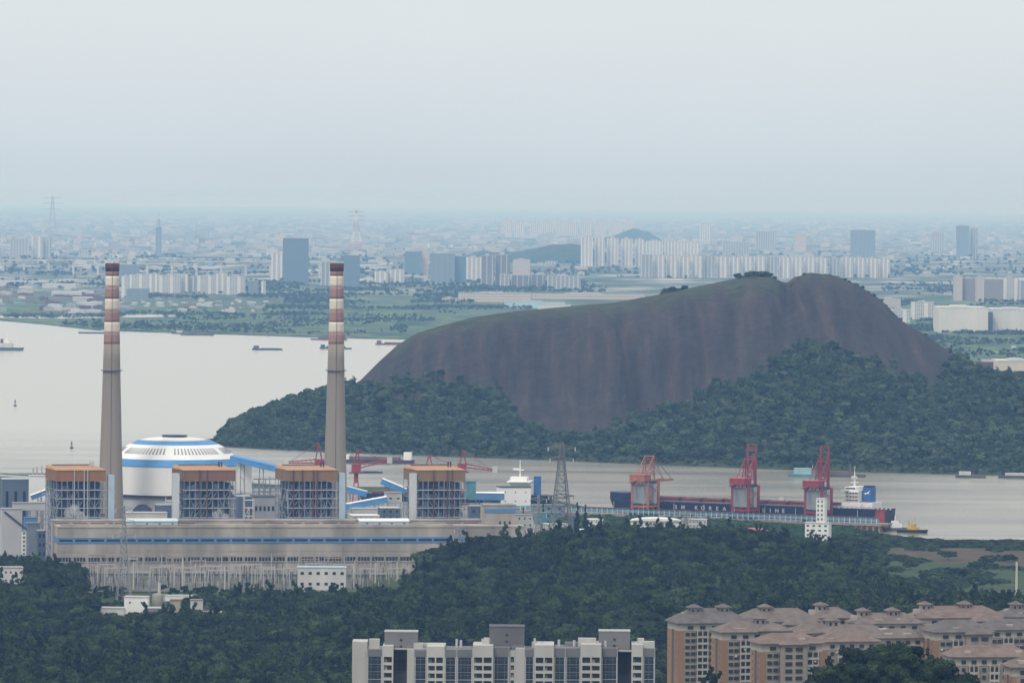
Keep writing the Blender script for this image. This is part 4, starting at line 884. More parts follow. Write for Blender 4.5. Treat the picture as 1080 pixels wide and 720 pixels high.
# unloaders
def unloader(px, col, hc, up, lab):
    n = DN + 12; u = ship_u(px, n); p = DKP(u, n, 7.4)
    t = thing('ship_unloader', lab, 'unloader crane', p, SA, 'ship unloaders on the pier')
    # local x along pier, local y towards the ship (+y away from the land)
    A, Bq = 8.5, 11.0
    for x in (-A, A):
        for y in (-Bq, Bq):
            MB().box(x-1.1, x+1.1, y-1.1, y+1.1, 0, 32).build('leg', col, t)
            MB().box(x-2.6, x+2.6, y-1.4, y+1.4, -.1, 1.6).build('bogie', dksteel, t)
    b = MB()
    for y in (-Bq, Bq): b.box(-A+1.1, A-1.1, y-.9, y+.9, 7.5, 9.3); b.tube((-A, y, 1.5), (0, y, 8), .6, 4); b.tube((A, y, 1.5), (0, y, 8), .6, 4)
    for x in (-A, A): b.box(x-.9, x+.9, -Bq+1.1, Bq-1.1, 7.5, 9.3)
    b.build('portal_beam', col, t)
    MB().box(-A+.4, A-.4, -Bq-.6, -1.0, 11.5, 30).build('hopper_cladding', hc, t)
    MB().box(-A+.8, A-.8, 2.5, Bq+.4, 10.5, 30).build('hopper_cladding', ltgrey, t)
    b = MB(); 
    for x in (-5, -1, 3): b.box(x, x+2.6, -Bq-1.0, -Bq-.55, 30.1, 32.8)
    b.build('panel', white, t)
    MB().box(-A+1, A-1, -Bq+1, Bq-1, 30.2, 33).build('dark_floor', dksteel, t)
    MB().box(-A-1, A-2, -Bq-5, -1, 33.1, 38.6).build('machinery_house', col, t)
    MB().box(-A-1.4, A-1.6, -Bq-5.4, -.6, 38.61, 39.2).build('machinery_roof', mk('faded_red', (.50,.10,.09), .8), t)
    b = MB()
    for x in (-4.6, 4.6):
        b.box(x-.8, x+.8, -Bq-14, Bq+4, 31.4, 33.05); b.tube((x, Bq-1, 33), (x, Bq-3, 57), .75, 4); b.tube((x, -Bq, 38.5), (x, Bq-3, 57), .6, 4); b.tube((x, 0, 33), (x, Bq-3, 57), .45, 4); b.tube((x, -3, 33), (x, Bq-2, 45), .4, 4)
    for z in (40, 48, 56.5): b.tube((-4.6, Bq-2-(z-33)/12, z), (4.6, Bq-2-(z-33)/12, z), .5, 4)
    b.tube((-4.6, Bq-1.5, 40), (4.6, Bq-2.6, 48), .3, 4).tube((4.6, Bq-2, 48), (-4.6, Bq-3, 56), .3, 4); b.build('a_frame', col, t)
    b = MB()
    if up:
        for x in (-4.3, 4.3):
            b.box(x-.75, x+.75, Bq+1.8, Bq+3.2, 33, 71)
        for z in (37, 44, 51, 58, 65, 70.4): b.box(-4.3, 4.3, Bq+2.0, Bq+3.0, z, z+.9)
        for z in (37, 44): b.tube((-4.3, Bq+2.4, z), (4.3, Bq+2.4, z+7), .3, 4)
        b.tube((-4.3, Bq+2, 66), (-4.6, Bq-3, 57), .3, 4).tube((4.3, Bq+2, 66), (4.6, Bq-3, 57), .3, 4)
    else:
        for x in (-4.3, 4.3): b.box(x-.75, x+.75, Bq+4, Bq+40, 31.4, 33.4)
        for y in range(6): b.box(-4.3, 4.3, Bq+8+y*6, Bq+9+y*6, 31.6, 32.8)
        for x in (-4.3, 4.3): b.tube((x, Bq-3, 57), (x, Bq+36, 33.4), .35, 4); b.tube((x, Bq-3, 57), (x, Bq+18, 33.4), .3, 4)
    b.build('boom', col, t)
    MB().box(1, 4, Bq-6, Bq-2, 26, 30).build('cab', white, t)
    b = MB()
    for k in range(4): b.tube((A+.2, -Bq+1+(k % 2)*16, 2+k*7.2), (A+.2, -Bq+17-(k % 2)*16, 9+k*7.2), .4, 4)
    b.build('stairway', mk('faded_red', (0,0,0)), t)
    return t
salmon = mk('faded_orange_red', (.38,.15,.10), .75, .25, .2); gcl = mk('grey_cladding', (.25,.27,.29), .8, .15, .06, .3)
unloader(680.5, salmon, gcl, False, 'faded orange ship unloader nearest the bow, boom lowered')
unloader(786, red, gcl, True, 'bright red ship unloader in the middle, boom raised, clear of any building')
unloader(863, mk('duller_red', (.27,.05,.06), .7, .2, .2), gcl, True, 'red ship unloader behind the white stepped tower, boom raised')
# transfer tower, arched hall, sheds at the berth
def steps(t, w, H, d): MB().box(w*.46, w*.82, .6, d-1, H+.7, H+22).build('upper_wall', white, t); MB().box(w*.44, w*.84, .4, d-.8, H+22, H+22.6).build('upper_roof', ltgrey, t); [MB().box(w*(.52+.16*i), w*(.58+.16*i), .4, .75, H+3+4*j, H+4.8+4*j).build('window', dkglass, t) for i in range(2) for j in range(5)]
block('transfer_tower', 'white stepped concrete tower before the third red unloader', 'tower', 849, 873.5, 551.5, 571, 5120, white, 14, rm=ltgrey, win=(4, 4, .4, .35), rz=R_(-14), extra=steps)
def arch(t, w, H, d):
    n = 11; rings = []
    for i in range(n+1): q = i/n; rings.append([(w*q, -1.5, H+.5), (w*q, -1.5, H+1+2.0*math.sin(math.pi*q)**.7), (w*q, d, H+1+2.0*math.sin(math.pi*q)**.7), (w*q, d, H+.5)])
    MB().loft(rings).build('arched_roof', white, t)
    for k in range(7): MB().box(w*(.3+.08*k), w*(.3+.08*k)+2.2, -.4, 0, H*.35, H*.8).build('opening', dksteel, t)
block('arched_hall', 'white hall with a low arched roof among trees before the orange unloader', 'hall', 665, 717, 549.5, 556, 4860, white, 20, rm=dull_white, extra=arch, rz=R_(-4))
block('long_house', 'low white house joined to the right of the arched hall', 'building', 719, 745, 548, 556, 4850, dull_white, 14, rm=ltgrey, win=(7, 2, .4, .3), rz=R_(-4))
p = P(790, 560, 4800); t = thing('pink_roof_shed', 'long pink red metal roof showing above the trees before the pier', 'shed', (p.x-14, 4800, 5), R_(4)); zz = P(790, 558, 4800).z-5
MB().box(0, 29, 0, 9, -2, zz-2).build('wall', dull_white, t)
MB().loft([[(-1,-1,zz-2.2),(-1,4.5,zz),(-1,10,zz-2.2)],[(14,-1,zz-1.0),(14,4.5,zz+1.2),(14,10,zz-1.0)],[(30,-1,zz-1.7),(30,4.5,zz+.5),(30,10,zz-1.7)]]).build('roof', mk('pink_metal', (.55,.20,.20), .7, .15, .1), t)
for i, (x0, x1, y0, y1, D, m, lab) in enumerate(((562,596,533,545,4900,mk('bluish_shed', (.20,.235,.27), .8, .15, .1),'long bluish shed behind the short pylon'),(566,590,541,553,4820,teal,'green tank house between the two pylons right of the hall'),(575,600,553,560,4760,dull_white,'low white shed at the foot of the tallest pylon'),
    (622,636,548,556,4900,white,'white tent like shed right of the dark conifers'),(545,562,543,557,4760,ltgrey,'pale block right of the hall end'),(601,611,545,557,4880,bluegrey,'blue grey block left of the dark conifers'),(612,640,559,563,4720,white,'flat white roof below the conifers'))):
    block('shore_shed', lab, 'shed', x0, x1, y0, y1, D, m, 12, rm=m if i != 4 else grey, win=(3, 2, .25, .3))
p = P(578, 530, 4950); b = MB().lathe([(.3, -3), (9, -3), (9, 20), (6, 24), (.3, 25.5)], 20); tag(b.build('storage_tank', mk('tank_green', (.20,.34,.34), .6, .1, .1), None, True, loc=(p.x+6, 4950, 5)), 'round pale green tank behind the short pylon', 'tank')
# second ship beyond the plant, and working craft
def vessel(lab, px, py, L, Bm, frz, hullm, boxes, cat='barge', rz=0, name='barge', dk=3.0, extra=None, D=None, group=None):
    p = G(px, py, 0); t = thing(name, lab, cat, (p.x, p.y, 0), rz, group)
    rings = [[(x + L/2, y, z) for x, y, z in r] for r in hull_rings(L, Bm, [-1.5, dk*.5, dk], flare=.9, rake=dk*.5, bow=.12)]
    MB().loft(rings).build('hull', hullm, t)
    for nm, x0, x1, h0, h1, m in boxes: MB().box(L*x0, L*x1, -Bm*.36, Bm*.36, h0, h1).build(nm, m, t)
    if extra: extra(t, L, Bm)
    return t
def mastx(x, h0, h1, m=None):
    def f(t, L, Bm): MB().tube((L*x,0,h0),(L*x,0,h1),.35,5,.15).tube((L*x,-2,h0+(h1-h0)*.6),(L*x,2,h0+(h1-h0)*.6),.2,4).build('mast', m or white, t)
    return f
rust = mk('rust_hull', (.16,.06,.045), .8, .3, .1); dkbl = mk('dark_blue_hull', (.04,.06,.10), .7, .3, .1); greyb = mk('grey_barge', (.10,.095,.10), .8, .3, .1); cargo = mk('sand_cargo', (.16,.12,.10), .95, .3, .1)
def funnel2(t, L, Bm):
    MB().loft([[(L*.43+x, y, z) for x, y in ((-3.4,-3.5),(3.2,-3.5),(3.8,0),(3.2,3.5),(-3.4,3.5))] for z in (10, 32)]).build('funnel', mk('funnel_blue', (0,0,0)), t)
    MB().tube((64,0,26),(64,0,48),.9,6,.3).tube((60,0,38),(68,0,38),.5,4).box(57,63,-3,3,38,39.5).build('mast', white, t)
    MB().box(52,76,-17,17,26,27).box(55,72,-10,10,27,31).build('bridge_wing', white, t)
vessel('white ship bridge with a blue funnel rising behind the white transfer house', 482, 534, 190, 30, 0, navy, (('superstructure', .29, .39, 13, 26, white), ('deck_house', -.45, .26, 13, 15, hatch)), 'cargo ship', R_(-6), 'cargo_ship', 13, funnel2)
def tugtop(t, L, Bm): mastx(-.1, 10, 16, yellow)(t, L, Bm); MB().tube((L*.12,0,6),(L*.12,0,11),.9,6).build('funnel', yellow, t)
vessel('tug with a black hull and yellow deckhouse near the carrier stern', 962, 561.5, 28, 9, 0, black, (('deckhouse', -.22, .16, 3, 5.2, yellow), ('wheelhouse', -.13, .03, 5.2, 8.6, mk('dull_yellow', (.50,.32,.05), .6))), 'tug', R_(168), 'tug_boat', 3, tugtop)
vessel('white tug moored between the black tug and the carrier stern', 944, 559.5, 24, 8, 0, greyb, (('deckhouse', -.25, .25, 3, 6.5, white), ('wheelhouse', -.12, .1, 6.5, 9.5, white)), 'tug', R_(20), 'tug_boat', 3, mastx(0, 9, 15))
vessel('white motor ship with dark green hull at the left edge of the river', 9, 369.5, 58, 13, 0, mk('green_hull', (.06,.12,.11), .7, .2, .1), (('superstructure', -.15, .32, 6, 15, dull_white), ('wheelhouse', -.05, .15, 15, 22, white), ('funnel', .2, .27, 15, 23, rust)), 'ship', R_(175), 'motor_ship', 6, mastx(.05, 22, 38))
for lab, px, py, L, m, bo in (('empty dark barge just left of the left chimney top',98,351.5,66,dkbl,(('wheelhouse',.32,.45,3,8,dull_white),)),
    ('tiny dark launch right of the left chimney bands',154,349.5,20,greyb,(('wheelhouse',-.1,.3,3,7,greyb),)),
    ('grey barge with a wheelhouse, left of a pair by the far bank',190,352,40,greyb,(('wheelhouse',-.2,.1,3,7,dull_white),)),
    ('long loaded purple grey barge, right of a pair by the far bank',208,353.5,76,greyb,(('cargo_heap',-.4,.3,3,6,cargo),('wheelhouse',.36,.47,3,8,greyb))),
    ('low dark barge alone in mid river with its wheelhouse left',282,369,62,dkbl,(('wheelhouse',-.46,-.28,3,9,greyb),('cargo_heap',-.2,.4,2.5,4,greyb))),
    ('red brown barge behind the right chimney, farther of two',347,358.5,80,rust,(('cargo_heap',-.3,.3,3,6,cargo),('wheelhouse',.35,.46,3,10,greyb))),
    ('dark barge behind the right chimney, nearer of two',354,368,66,greyb,(('cargo_heap',-.3,.3,3,6,rust),('wheelhouse',-.47,-.35,3,9,dkbl))),
    ('red brown barge beside the left shoulder of the rock hill',412,363.5,64,rust,(('cargo_heap',-.2,.4,3,5.5,rust),('wheelhouse',-.46,-.32,3,9,greyb)))):
    vessel(lab, px, py, L, 12, 0, m, bo, rz=R_(random.Random(px).uniform(-12, 8)))
vessel('long dark purple barge with a white wheelhouse between the chimney and the hill', 400, 488, 82, 15, 0, mk('purple_barge', (.085,.06,.085), .8, .3, .1), (('cargo_heap',-.42,.3,4,7.5,cargo),('wheelhouse',.36,.47,4,13,white),('deckhouse',-.47,-.43,4,9,white)), rz=R_(-6), dk=4)
vessel('small dark open boat alone on the water below the long purple barge', 392, 498.5, 25, 5, 0, dkbl, (('gunwale',-.4,.3,1.6,2.1,greyb),), 'boat', 0, 'open_boat', 1.6)
vessel('barge with a pale green cabin against the wooded shore, behind the red cranes', 846, 502.5, 30, 12, 0, teal, (('deckhouse',-.3,.35,3,10,mk('pale_teal', (.30,.46,.50), .6)),), rz=R_(-12), extra=mastx(.4, 10, 14))
vessel('long low dark barge along the wooded shore behind the blue funnel', 884, 502.5, 62, 12, 0, greyb, (('cargo_heap',-.4,.3,3,6.5,cargo),('derrick',.2,.24,3,14,greyb)), rz=R_(-8))
vessel('white topped work boat by the wooded shore at the right', 1024, 503.5, 34, 9, 0, greyb, (('deckhouse',-.4,0,3,7,dull_white),), 'boat', R_(-5), 'work_boat', 2.5)
vessel('work boat with a grey awning at the right edge of the wooded shore', 1070, 504, 36, 9, 0, greyb, (('awning',-.3,.4,3,6,ltgrey),), 'boat', R_(-5), 'work_boat', 2.5)
for lab, px, py, h in (('dark river buoy in open water at the left edge', 16, 428, 9), ('dark river buoy in open water left of the coal dome', 75.5, 472.5, 8)):
    p = G(px, py, 0); t = thing('river_buoy', lab, 'buoy', (p.x, p.y, 0)); k = h/9
    MB().lathe([(.1,-1),(2.4*k,-.6),(2.6*k,1.2),(1.6*k,1.6)], 12).build('float', dkbl, t); b = MB()
    for a in range(4): b.tube((1.4*k*math.cos(a*1.57), 1.4*k*math.sin(a*1.57), 1.4), (.4*math.cos(a*1.57), .4*math.sin(a*1.57), 7*k), .22, 4)
    b.lathe([(.1, 6.5*k), (1.0, 7*k), (1.0, 8.6*k), (.1, 9.3*k)], 8).build('lantern_frame', greyb, t)
# slewing cranes at the coal berth
def slew(px, py, ytop, D, tilt, boomdir, lab, base=True):
    p = P(px, py, D); zb = 5; t = thing('harbour_crane', lab, 'harbour crane', (p.x, D, zb), 0); H = P(px, ytop, D).z-zb; z1 = H*.62
    b = MB()
    for x in (-4, 4):
        for y in (-4, 4): b.tube((x, y, -2), (x*.45, y*.45, z1*.75), .7, 4)
    b.tube((0,0,z1*.7),(0,0,z1), 2.2, 10).build('portal', red, t)
    MB().box(-4.5, 4.5, -4, 4, z1, z1+8).build('machinery_house', red, t)
    MB().box(-7, 7, -5, 5, z1-1.2, z1-.2).build('platform', maroon, t)
    b = MB()
    for y in (-2, 2): b.tube((-2*boomdir, y, z1+8), (1*boomdir, y, H), .6, 4).tube((4*boomdir, y, z1+8), (1*boomdir, y, H), .5, 4)
    b.build('mast', red, t)
    ln = 33; b = MB(); e = Vector((boomdir*ln, 0, z1+3+tilt))
    for y in (-1.8, 1.8):
        b.tube((boomdir*3, y, z1+4), (e.x, y*.3, e.z), .5, 4).tube((boomdir*3, y, z1+8), (e.x, y*.3, e.z+1), .4, 4); b.tube((boomdir, y, H), (e.x*.9, y*.3, e.z+1), .22, 4)
        for k in range(7): q = k/7; b.tube((boomdir*(3+(ln-3)*q), y*(1-.7*q), z1+4+(e.z-z1-4)*q), (boomdir*(3+(ln-3)*(q+.1)), y*(1-.7*q), z1+8+(e.z+1-z1-8)*(q+.1)), .25, 3)
    b.build('boom', red, t)
    MB().box(e.x-2.5, e.x+2.5, -2, 2, e.z-2, e.z+4).build('counterweight', dull_white, t)
    if base: MB().box(-8, 8, -6, 6, -2, 2).build('base', maroon, t)
    return t
slew(337, 505, 467, 5650, 1, -1, 'red slewing crane with its boom left, seen just left of the right chimney')
slew(375.5, 516, 474, 5620, 8, 1, 'red slewing crane on a tall pedestal right of the right chimney')
slew(487, 515, 475, 5700, -2, 1, 'red slewing crane behind the right end boiler house, boom to the right')
slew(451.5, 515, 479, 5720, 2, 1, 'red slewing crane barely showing above the right end boiler roof')
# ------------------------------------------------------------------ foreground apartments
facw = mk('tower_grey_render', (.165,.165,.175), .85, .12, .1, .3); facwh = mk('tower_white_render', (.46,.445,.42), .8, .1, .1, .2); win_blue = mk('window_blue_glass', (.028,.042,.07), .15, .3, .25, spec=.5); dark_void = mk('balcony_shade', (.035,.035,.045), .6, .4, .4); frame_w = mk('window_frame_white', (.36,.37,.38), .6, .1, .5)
side_g = mk('tower_side_grey', (.10,.10,.115), .9, .12, .1, .3); cap_g = mk('roof_house_grey', (.19,.19,.195), .9, .12, .1, .3)
FLH = 3.0
DB = 2250
AP0 = P(371, 690, DB); APW = P(692, 690, DB).x - AP0.x; KB = DB/FPX
def ax(px): return (px-371)*KB
ztop = P(530, 679, DB).z
blocklab = 'grey and white apartment slab with bow fronted bays and dark lift towers at the bottom of the view'
bas = float(ground_z(AP0.x+APW/2, DB+8))-1
t = ap = thing('apartment_slab', blocklab, 'apartment block', (AP0.x, DB, ztop), R_(-.5))
def bulge(px): return -3.0*math.exp(-((px-480)/34)**2) - 3.0*math.exp(-((px-582)/40)**2)
bays = [ # px0, px1, kind, setback, top y offset
 (371,387,'side',0,677),(387,403.5,'glass',0,685.5),(403.5,415,'balcony1',-.6,680.5),(415,429.5,'core',6,690),(429.5,437,'white',-.3,684.5),(437,450.5,'glass',.5,685.5),(450.5,469,'balcony',-1.2,680.5),(469,482,'glass',-.3,684),(482,499,'glass',-.3,684),
 (499,520.5,'balcony',-1.6,679.5),(520.5,537.5,'glass',-.2,682),(537.5,544,'balcony1',.6,686),(544,553.5,'white',.3,683),(553.5,564,'glass',.6,684),(564,584.5,'balcony',-1.2,679),(584.5,597,'glass',-.2,682.5),(597,613,'glass',-.2,682.5),(613,634.5,'balcony',-1.6,678.5),
 (634.5,652,'glass',.2,683),(652,666.5,'core',7,690),(666.5,678.5,'balcony1',-.5,679),(678.5,691.5,'glass',.2,683.5)]
body = MB(); whites = MB(); grey_ = MB(); sides = MB(); bars = MB(); wins = []; slabs = MB()
for x0, x1, kd, sb, yt in bays:
    xc = (x0+x1)/2; yb = sb + bulge(xc)*(kd != 'core'); zt = P(xc, yt, DB).z - ztop; a, c = ax(x0), ax(x1)
    if kd == 'core': sides.box(a, c, yb, 17, bas-ztop, zt+1)
    elif kd == 'side':
        whites.box(a, c-.02, yb+5, 17, bas-ztop, zt); whites.box(a+ (c-a)*.45, c-.02, yb+2, yb+4.98, bas-ztop, zt)
    elif kd == 'white': whites.box(a+.01, c-.01, yb, 16.5, bas-ztop, zt)
    else:
        m = whites if kd.startswith('balcony') else grey_
        head = P(xc, 692, DB).z - ztop                      # the blank band above the top row of openings
        m.box(a+.01, c-.01, yb, 16, head, zt); body.box(a+.02, c-.02, yb+1.2, 15.9, bas-ztop, head-.01)
        nf = 13
        for f in range(nf):
            zf = head - FLH*(f+1)
            if kd == 'glass':
                n = 2 if c-a > 5.2 else 1
                for i in range(n):
                    w0, w1 = a+.35+(c-a-.7)*i/n, a+.35+(c-a-.7)*(i+1)/n - .12
                    wins.append(('window', w0, w1, yb+.15, zf+.25, zf+FLH-.12))
                (slabs if f % 4 == 3 else grey_).box(a+.03, c-.03, yb, yb+1.15, zf+FLH-.1, zf+FLH+.14)
            else:
                n = 1 if kd.endswith('1') else 2
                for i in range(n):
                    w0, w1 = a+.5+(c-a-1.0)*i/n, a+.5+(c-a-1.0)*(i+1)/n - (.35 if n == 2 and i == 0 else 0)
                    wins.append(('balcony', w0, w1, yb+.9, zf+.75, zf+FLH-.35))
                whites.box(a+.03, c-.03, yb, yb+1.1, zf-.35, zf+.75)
        z0b = bas-ztop
        for xx in ([a+.3, c-.3] + ([(a+c)/2] if kd == 'balcony' else [])): whites.box(xx-.28, xx+.28, yb-.05, yb+1.2, head-FLH*nf, head)
        if kd == 'glass':
            for xx in (a+.15, c-.15): bars.box(xx-.12, xx+.12, yb-.12, yb+1.1, head-FLH*nf, zt+.1)
body.build('wall', side_g, ap); whites.build('white_wall', facwh, ap); grey_.build('grey_wall', facw, ap); sides.build('core_wall', side_g, ap); bars.build('mullion', frame_w, ap); slabs.build('string_course', frame_w, ap)
wins.sort(key=lambda w: -w[5]); rest = MB()
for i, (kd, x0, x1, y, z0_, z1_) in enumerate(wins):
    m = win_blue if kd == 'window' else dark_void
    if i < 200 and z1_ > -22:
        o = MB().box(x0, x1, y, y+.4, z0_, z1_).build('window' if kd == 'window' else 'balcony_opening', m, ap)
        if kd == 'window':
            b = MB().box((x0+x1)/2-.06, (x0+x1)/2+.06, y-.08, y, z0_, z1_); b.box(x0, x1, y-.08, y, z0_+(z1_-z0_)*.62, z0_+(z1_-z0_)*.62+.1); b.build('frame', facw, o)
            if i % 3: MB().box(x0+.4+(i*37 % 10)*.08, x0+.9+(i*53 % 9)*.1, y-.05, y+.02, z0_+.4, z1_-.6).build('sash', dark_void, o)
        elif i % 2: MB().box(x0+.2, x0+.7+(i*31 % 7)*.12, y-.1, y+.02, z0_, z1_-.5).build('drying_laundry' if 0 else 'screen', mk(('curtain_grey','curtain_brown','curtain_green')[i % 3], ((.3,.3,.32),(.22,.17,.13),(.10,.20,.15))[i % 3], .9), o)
    else: rest.box(x0, x1, y, y+.4, z0_, z1_)
tag(rest.build('lower_window', win_blue, ap), kind='stuff')
MB().box(ax(387), ax(691), 2, 15, P(530, 684.5, DB).z-ztop-.6, P(530, 684.5, DB).z-ztop-.2).build('roof', mk('flat_roof', (.36,.35,.33), .95, .2, .1), ap)
for x0, x1, y0, y1, m, yt in ((405,440,6,15,cap_g,668.5),(516,553,4,16,mk('lift_house_dark', (.14,.135,.14), .9, .12, .1, .3),661.8),(632,665,7,16,cap_g,666)):
    h = MB().box(ax(x0), ax(x1), y0, y1, -12, P(530, yt, DB).z-ztop).build('lift_house', m, ap)
    zt = P(530, yt, DB).z-ztop; MB().box(ax(x0)-.15, ax(x1)+.15, y0-.15, y1+.15, zt, zt+.35).build('coping', frame_w if x0 != 516 else side_g, h)
    for q in (2.6, 5.2): MB().box(ax((x0+x1)/2)-.5, ax((x0+x1)/2)+.5, y0-.12, y0+.1, zt-q-.9, zt-q).build('window', dark_void, h)
for x0, x1, y0, yt, m in ((389,400,3,675.5,facwh),(445,470,8,680.5,facwh),(510,517,4,673.5,facwh),(540,552,3,680,facw),(610,629,5,672.8,facwh),(596,612,7,677.5,cap_g),(674,691,4,675.5,facwh),(673,680,7,673,facwh),(436,446,5,679.5,facwh)):
    MB().box(ax(x0), ax(x1), y0, y0+4, -6, P(530, yt, DB).z-ztop).build('roof_box', m, ap)
b = MB()
for k in range(46):
    x = ax(430+k*4.6); b.tube((x, 1.5, -3), (x, 1.5, P(530, 681.5, DB).z-ztop), .05, 3)
b.tube((ax(430), 1.5, P(530, 681.8, DB).z-ztop), (ax(640), 1.5, P(530, 681.8, DB).z-ztop), .06, 3).build('roof_railing', frame_w, ap)
rg = random.Random(3)
for k in range(12):
    x = ax(rg.uniform(432, 640)); MB().tube((x, 7, -4), (x, 7, rg.uniform(.6, 2.2)), .5, 8).build('water_heater', ltgrey, ap)

# ------------------------------------------------------------------ beige hip roofed blocks
brick = mk('orange_brown_render', (.31,.178,.105), .9, .15, .12, .2); beige = mk('grey_beige_render', (.30,.257,.215), .9, .12, .15, .2); ivoryw = mk('ivory_band', (.40,.365,.325), .85, .1, .15); tile = mk('brown_roof_tile', (.160,.130,.114), .9, .22, .25); tile2 = mk('reddish_roof_tile', (.175,.130,.112), .9, .22, .25); tile3 = mk('grey_roof_tile', (.125,.113,.108), .9, .22, .25)
def hip(b, x0, x1, y0, y1, z, h, o=1.0):
    x0 -= o; x1 += o; y0 -= o; y1 += o; w = min(x1-x0, y1-y0)*.42
    lx = (x1-x0) > (y1-y0)
    if lx: r = [(x0+w, (y0+y1)/2), (x1-w, (y0+y1)/2)]
    else: r = [((x0+x1)/2, y0+w), ((x0+x1)/2, y1-w)]
    q = .35
    vs = [(x0,y0,z),(x1,y0,z),(x1,y1,z),(x0,y1,z),(x0,y0,z+q),(x1,y0,z+q),(x1,y1,z+q),(x0,y1,z+q),(*r[0],z+h),(*r[1],z+h)]
    fs = [(3,2,1,0),(0,1,5,4),(1,2,6,5),(2,3,7,6),(3,0,4,7)]
    fs += [(4,5,9,8),(5,6,9),(6,7,8,9),(7,4,8)] if lx else [(4,5,8),(5,6,9,8),(6,7,9),(7,4,8,9)]
    return b.add(vs, fs)
def beige_block(lab, xl, xr, ye, D, rh, depth, rt, rz, cup=(), wing=None, rows=6, cols=None, nolow=False):
    """front eave runs from xl to xr at height seen at ye; ends are orange brown, front grey beige with windows and a balcony bay"""
    a, c = P(xl, ye, D), P(xr, ye, D); w = (c.x-a.x)/math.cos(rz); H = max(24, a.z - float(ground_z(a.x+w/2, D)) + 3)
    t = thing('beige_apartment_block', lab, 'apartment block', (a.x, D, a.z-H), rz, 'beige hip roofed apartment blocks')
    MB().box(.05, w-.05, .05, depth-.05, 0, H-3.2).build('wall', beige, t)
    MB().box(-.12, w+.12, -.12, depth+.12, H-3.25, H-.01).build('upper_wall', ivoryw, t)
    b = MB().box(-.25, .04, .4, depth*.38, 0, H-3.3).box(-.25, .04, depth*.6, depth-.4, 0, H-3.3).box(w-.04, w+.25, .4, depth-.4, 0, H-3.3)
    b.box(.06, w*.07, -.22, .04, 0, H-3.3).box(w*.95, w-.06, -.22, .04, 0, H-3.3).build('brown_panel', brick, t)
    MB().box(-.2, .06, depth*.40, depth*.58, 0, H-3).build('stair_recess', side_g, t)
    hip(MB(), 0, w, 0, depth, H, rh, 1.3).build('roof', rt, t)
    nb = cols or max(2, int(w/7.5)); fl = 3.0; wo = None
    for i in range(nb):
        x0 = w*(.08+.87*i/nb); bw = w*.87/nb
        bal = i % 2 == 1
        if bal: 
            bb = MB()
            for q in (0, .5, 1): bb.box(x0+bw*.06+bw*.86*q-.22, x0+bw*.06+bw*.86*q+.22, -1.0, .1, 0, H-3.2)
            for f in range(rows+3): z = H-3.4-fl*(f+1); bb.box(x0+bw*.02, x0+bw*.98, -1.05, .1, z-.2, z+.75)
            bb.build('balcony', ivoryw, t)
        for f in range(rows):
            z = H-3.4-fl*(f+1)
            if z < 1: continue
            for q in ((.27, .73) if bal or bw > 5 else (.5,)):
                ww = bw*(.30 if bal else .17); x = x0+bw*q
                if wo is None: o = wo = MB().box(-.5, .5, -.3, .1, 0, 1).build('window', mk('beige_block_window', (.03,.035,.045), .3, .3, .5, spec=.5), t)
                else: o = wo.copy(); COL.objects.link(o); o.parent = t
                o.location = (x, -.02, z+.78 if bal else z+.85); o.scale = (ww*2 if bal else ww*2, 1, 1.85 if bal else 1.5)
        o = wo.copy(); COL.objects.link(o); o.parent = t; o.location = (x0+bw*.5, -.25, H-2.5); o.scale = (bw*.45, .5, 1.5)
    rr = random.Random(int(xl*3))
    for q in (rr.uniform(.1,.35), rr.uniform(.55,.85)):
        MB().box(w*q, w*q+rr.uniform(2,4.5), depth*.1, depth*.4, H-.5, H+rr.uniform(1.6,2.6)).build('dormer', ivoryw, t)
    for q in range(5):
        x = w*rr.uniform(.1,.9); z = H-4.6-3*rr.randint(0,5); MB().box(x, x+.9, -.75, -.2, z, z+.7).build('air_conditioner', dull_white, t)
    for j in (.2, .8):
        for f in range(min(rows, 7)):
            o = wo.copy(); COL.objects.link(o); o.parent = t; o.rotation_euler.z = R_(90); o.location = (-.22, depth*j, H-3.4-fl*(f+1)+.9); o.scale = (.8, 1, 1.2)
    for cx in cup:                                          # roof cupola over each stair
        u = w*cx; s = 2.3; zc = H+rh*.62
        k = MB().box(u-s, u+s, depth*.5-s, depth*.5+s, zc-2.0, zc+2.6).build('cupola', ivoryw, t)
        hip(MB(), u-s, u+s, depth*.5-s, depth*.5+s, zc+2.61, 1.9, 1.1).build('cupola_roof', rt, k)
        for q in (-.55, .55): MB().box(u+s*q-.5, u+s*q+.5, depth*.5-s-.12, depth*.5-s+.1, zc+.5, zc+2).build('window', dark_void, k)
        MB().box(u-s-3.5, u-s-.3, depth*.5-1.5, depth*.5+1.5, zc-2, zc+.6).build('roof_stair', ivoryw, t)
    if wing:
        for x0, x1, d_, dh in wing:
            MB().box(w*x0, w*x1, -d_, -.13, 0, H-dh-.01).build('bay_wall', beige, t); hip(MB(), w*x0, w*x1, -d_, depth*.4, H-dh, rh*.7, .9).build('bay_roof', rt, t)
            for f in range(rows):
                for q in (.3, .7):
                    o = wo.copy(); COL.objects.link(o); o.parent = t; o.location = (w*(x0+(x1-x0)*q), -d_-.02, H-dh-2.6-fl*f); o.scale = (w*(x1-x0)*.26, 1, 1.6)
    return t
ZR = R_(14)
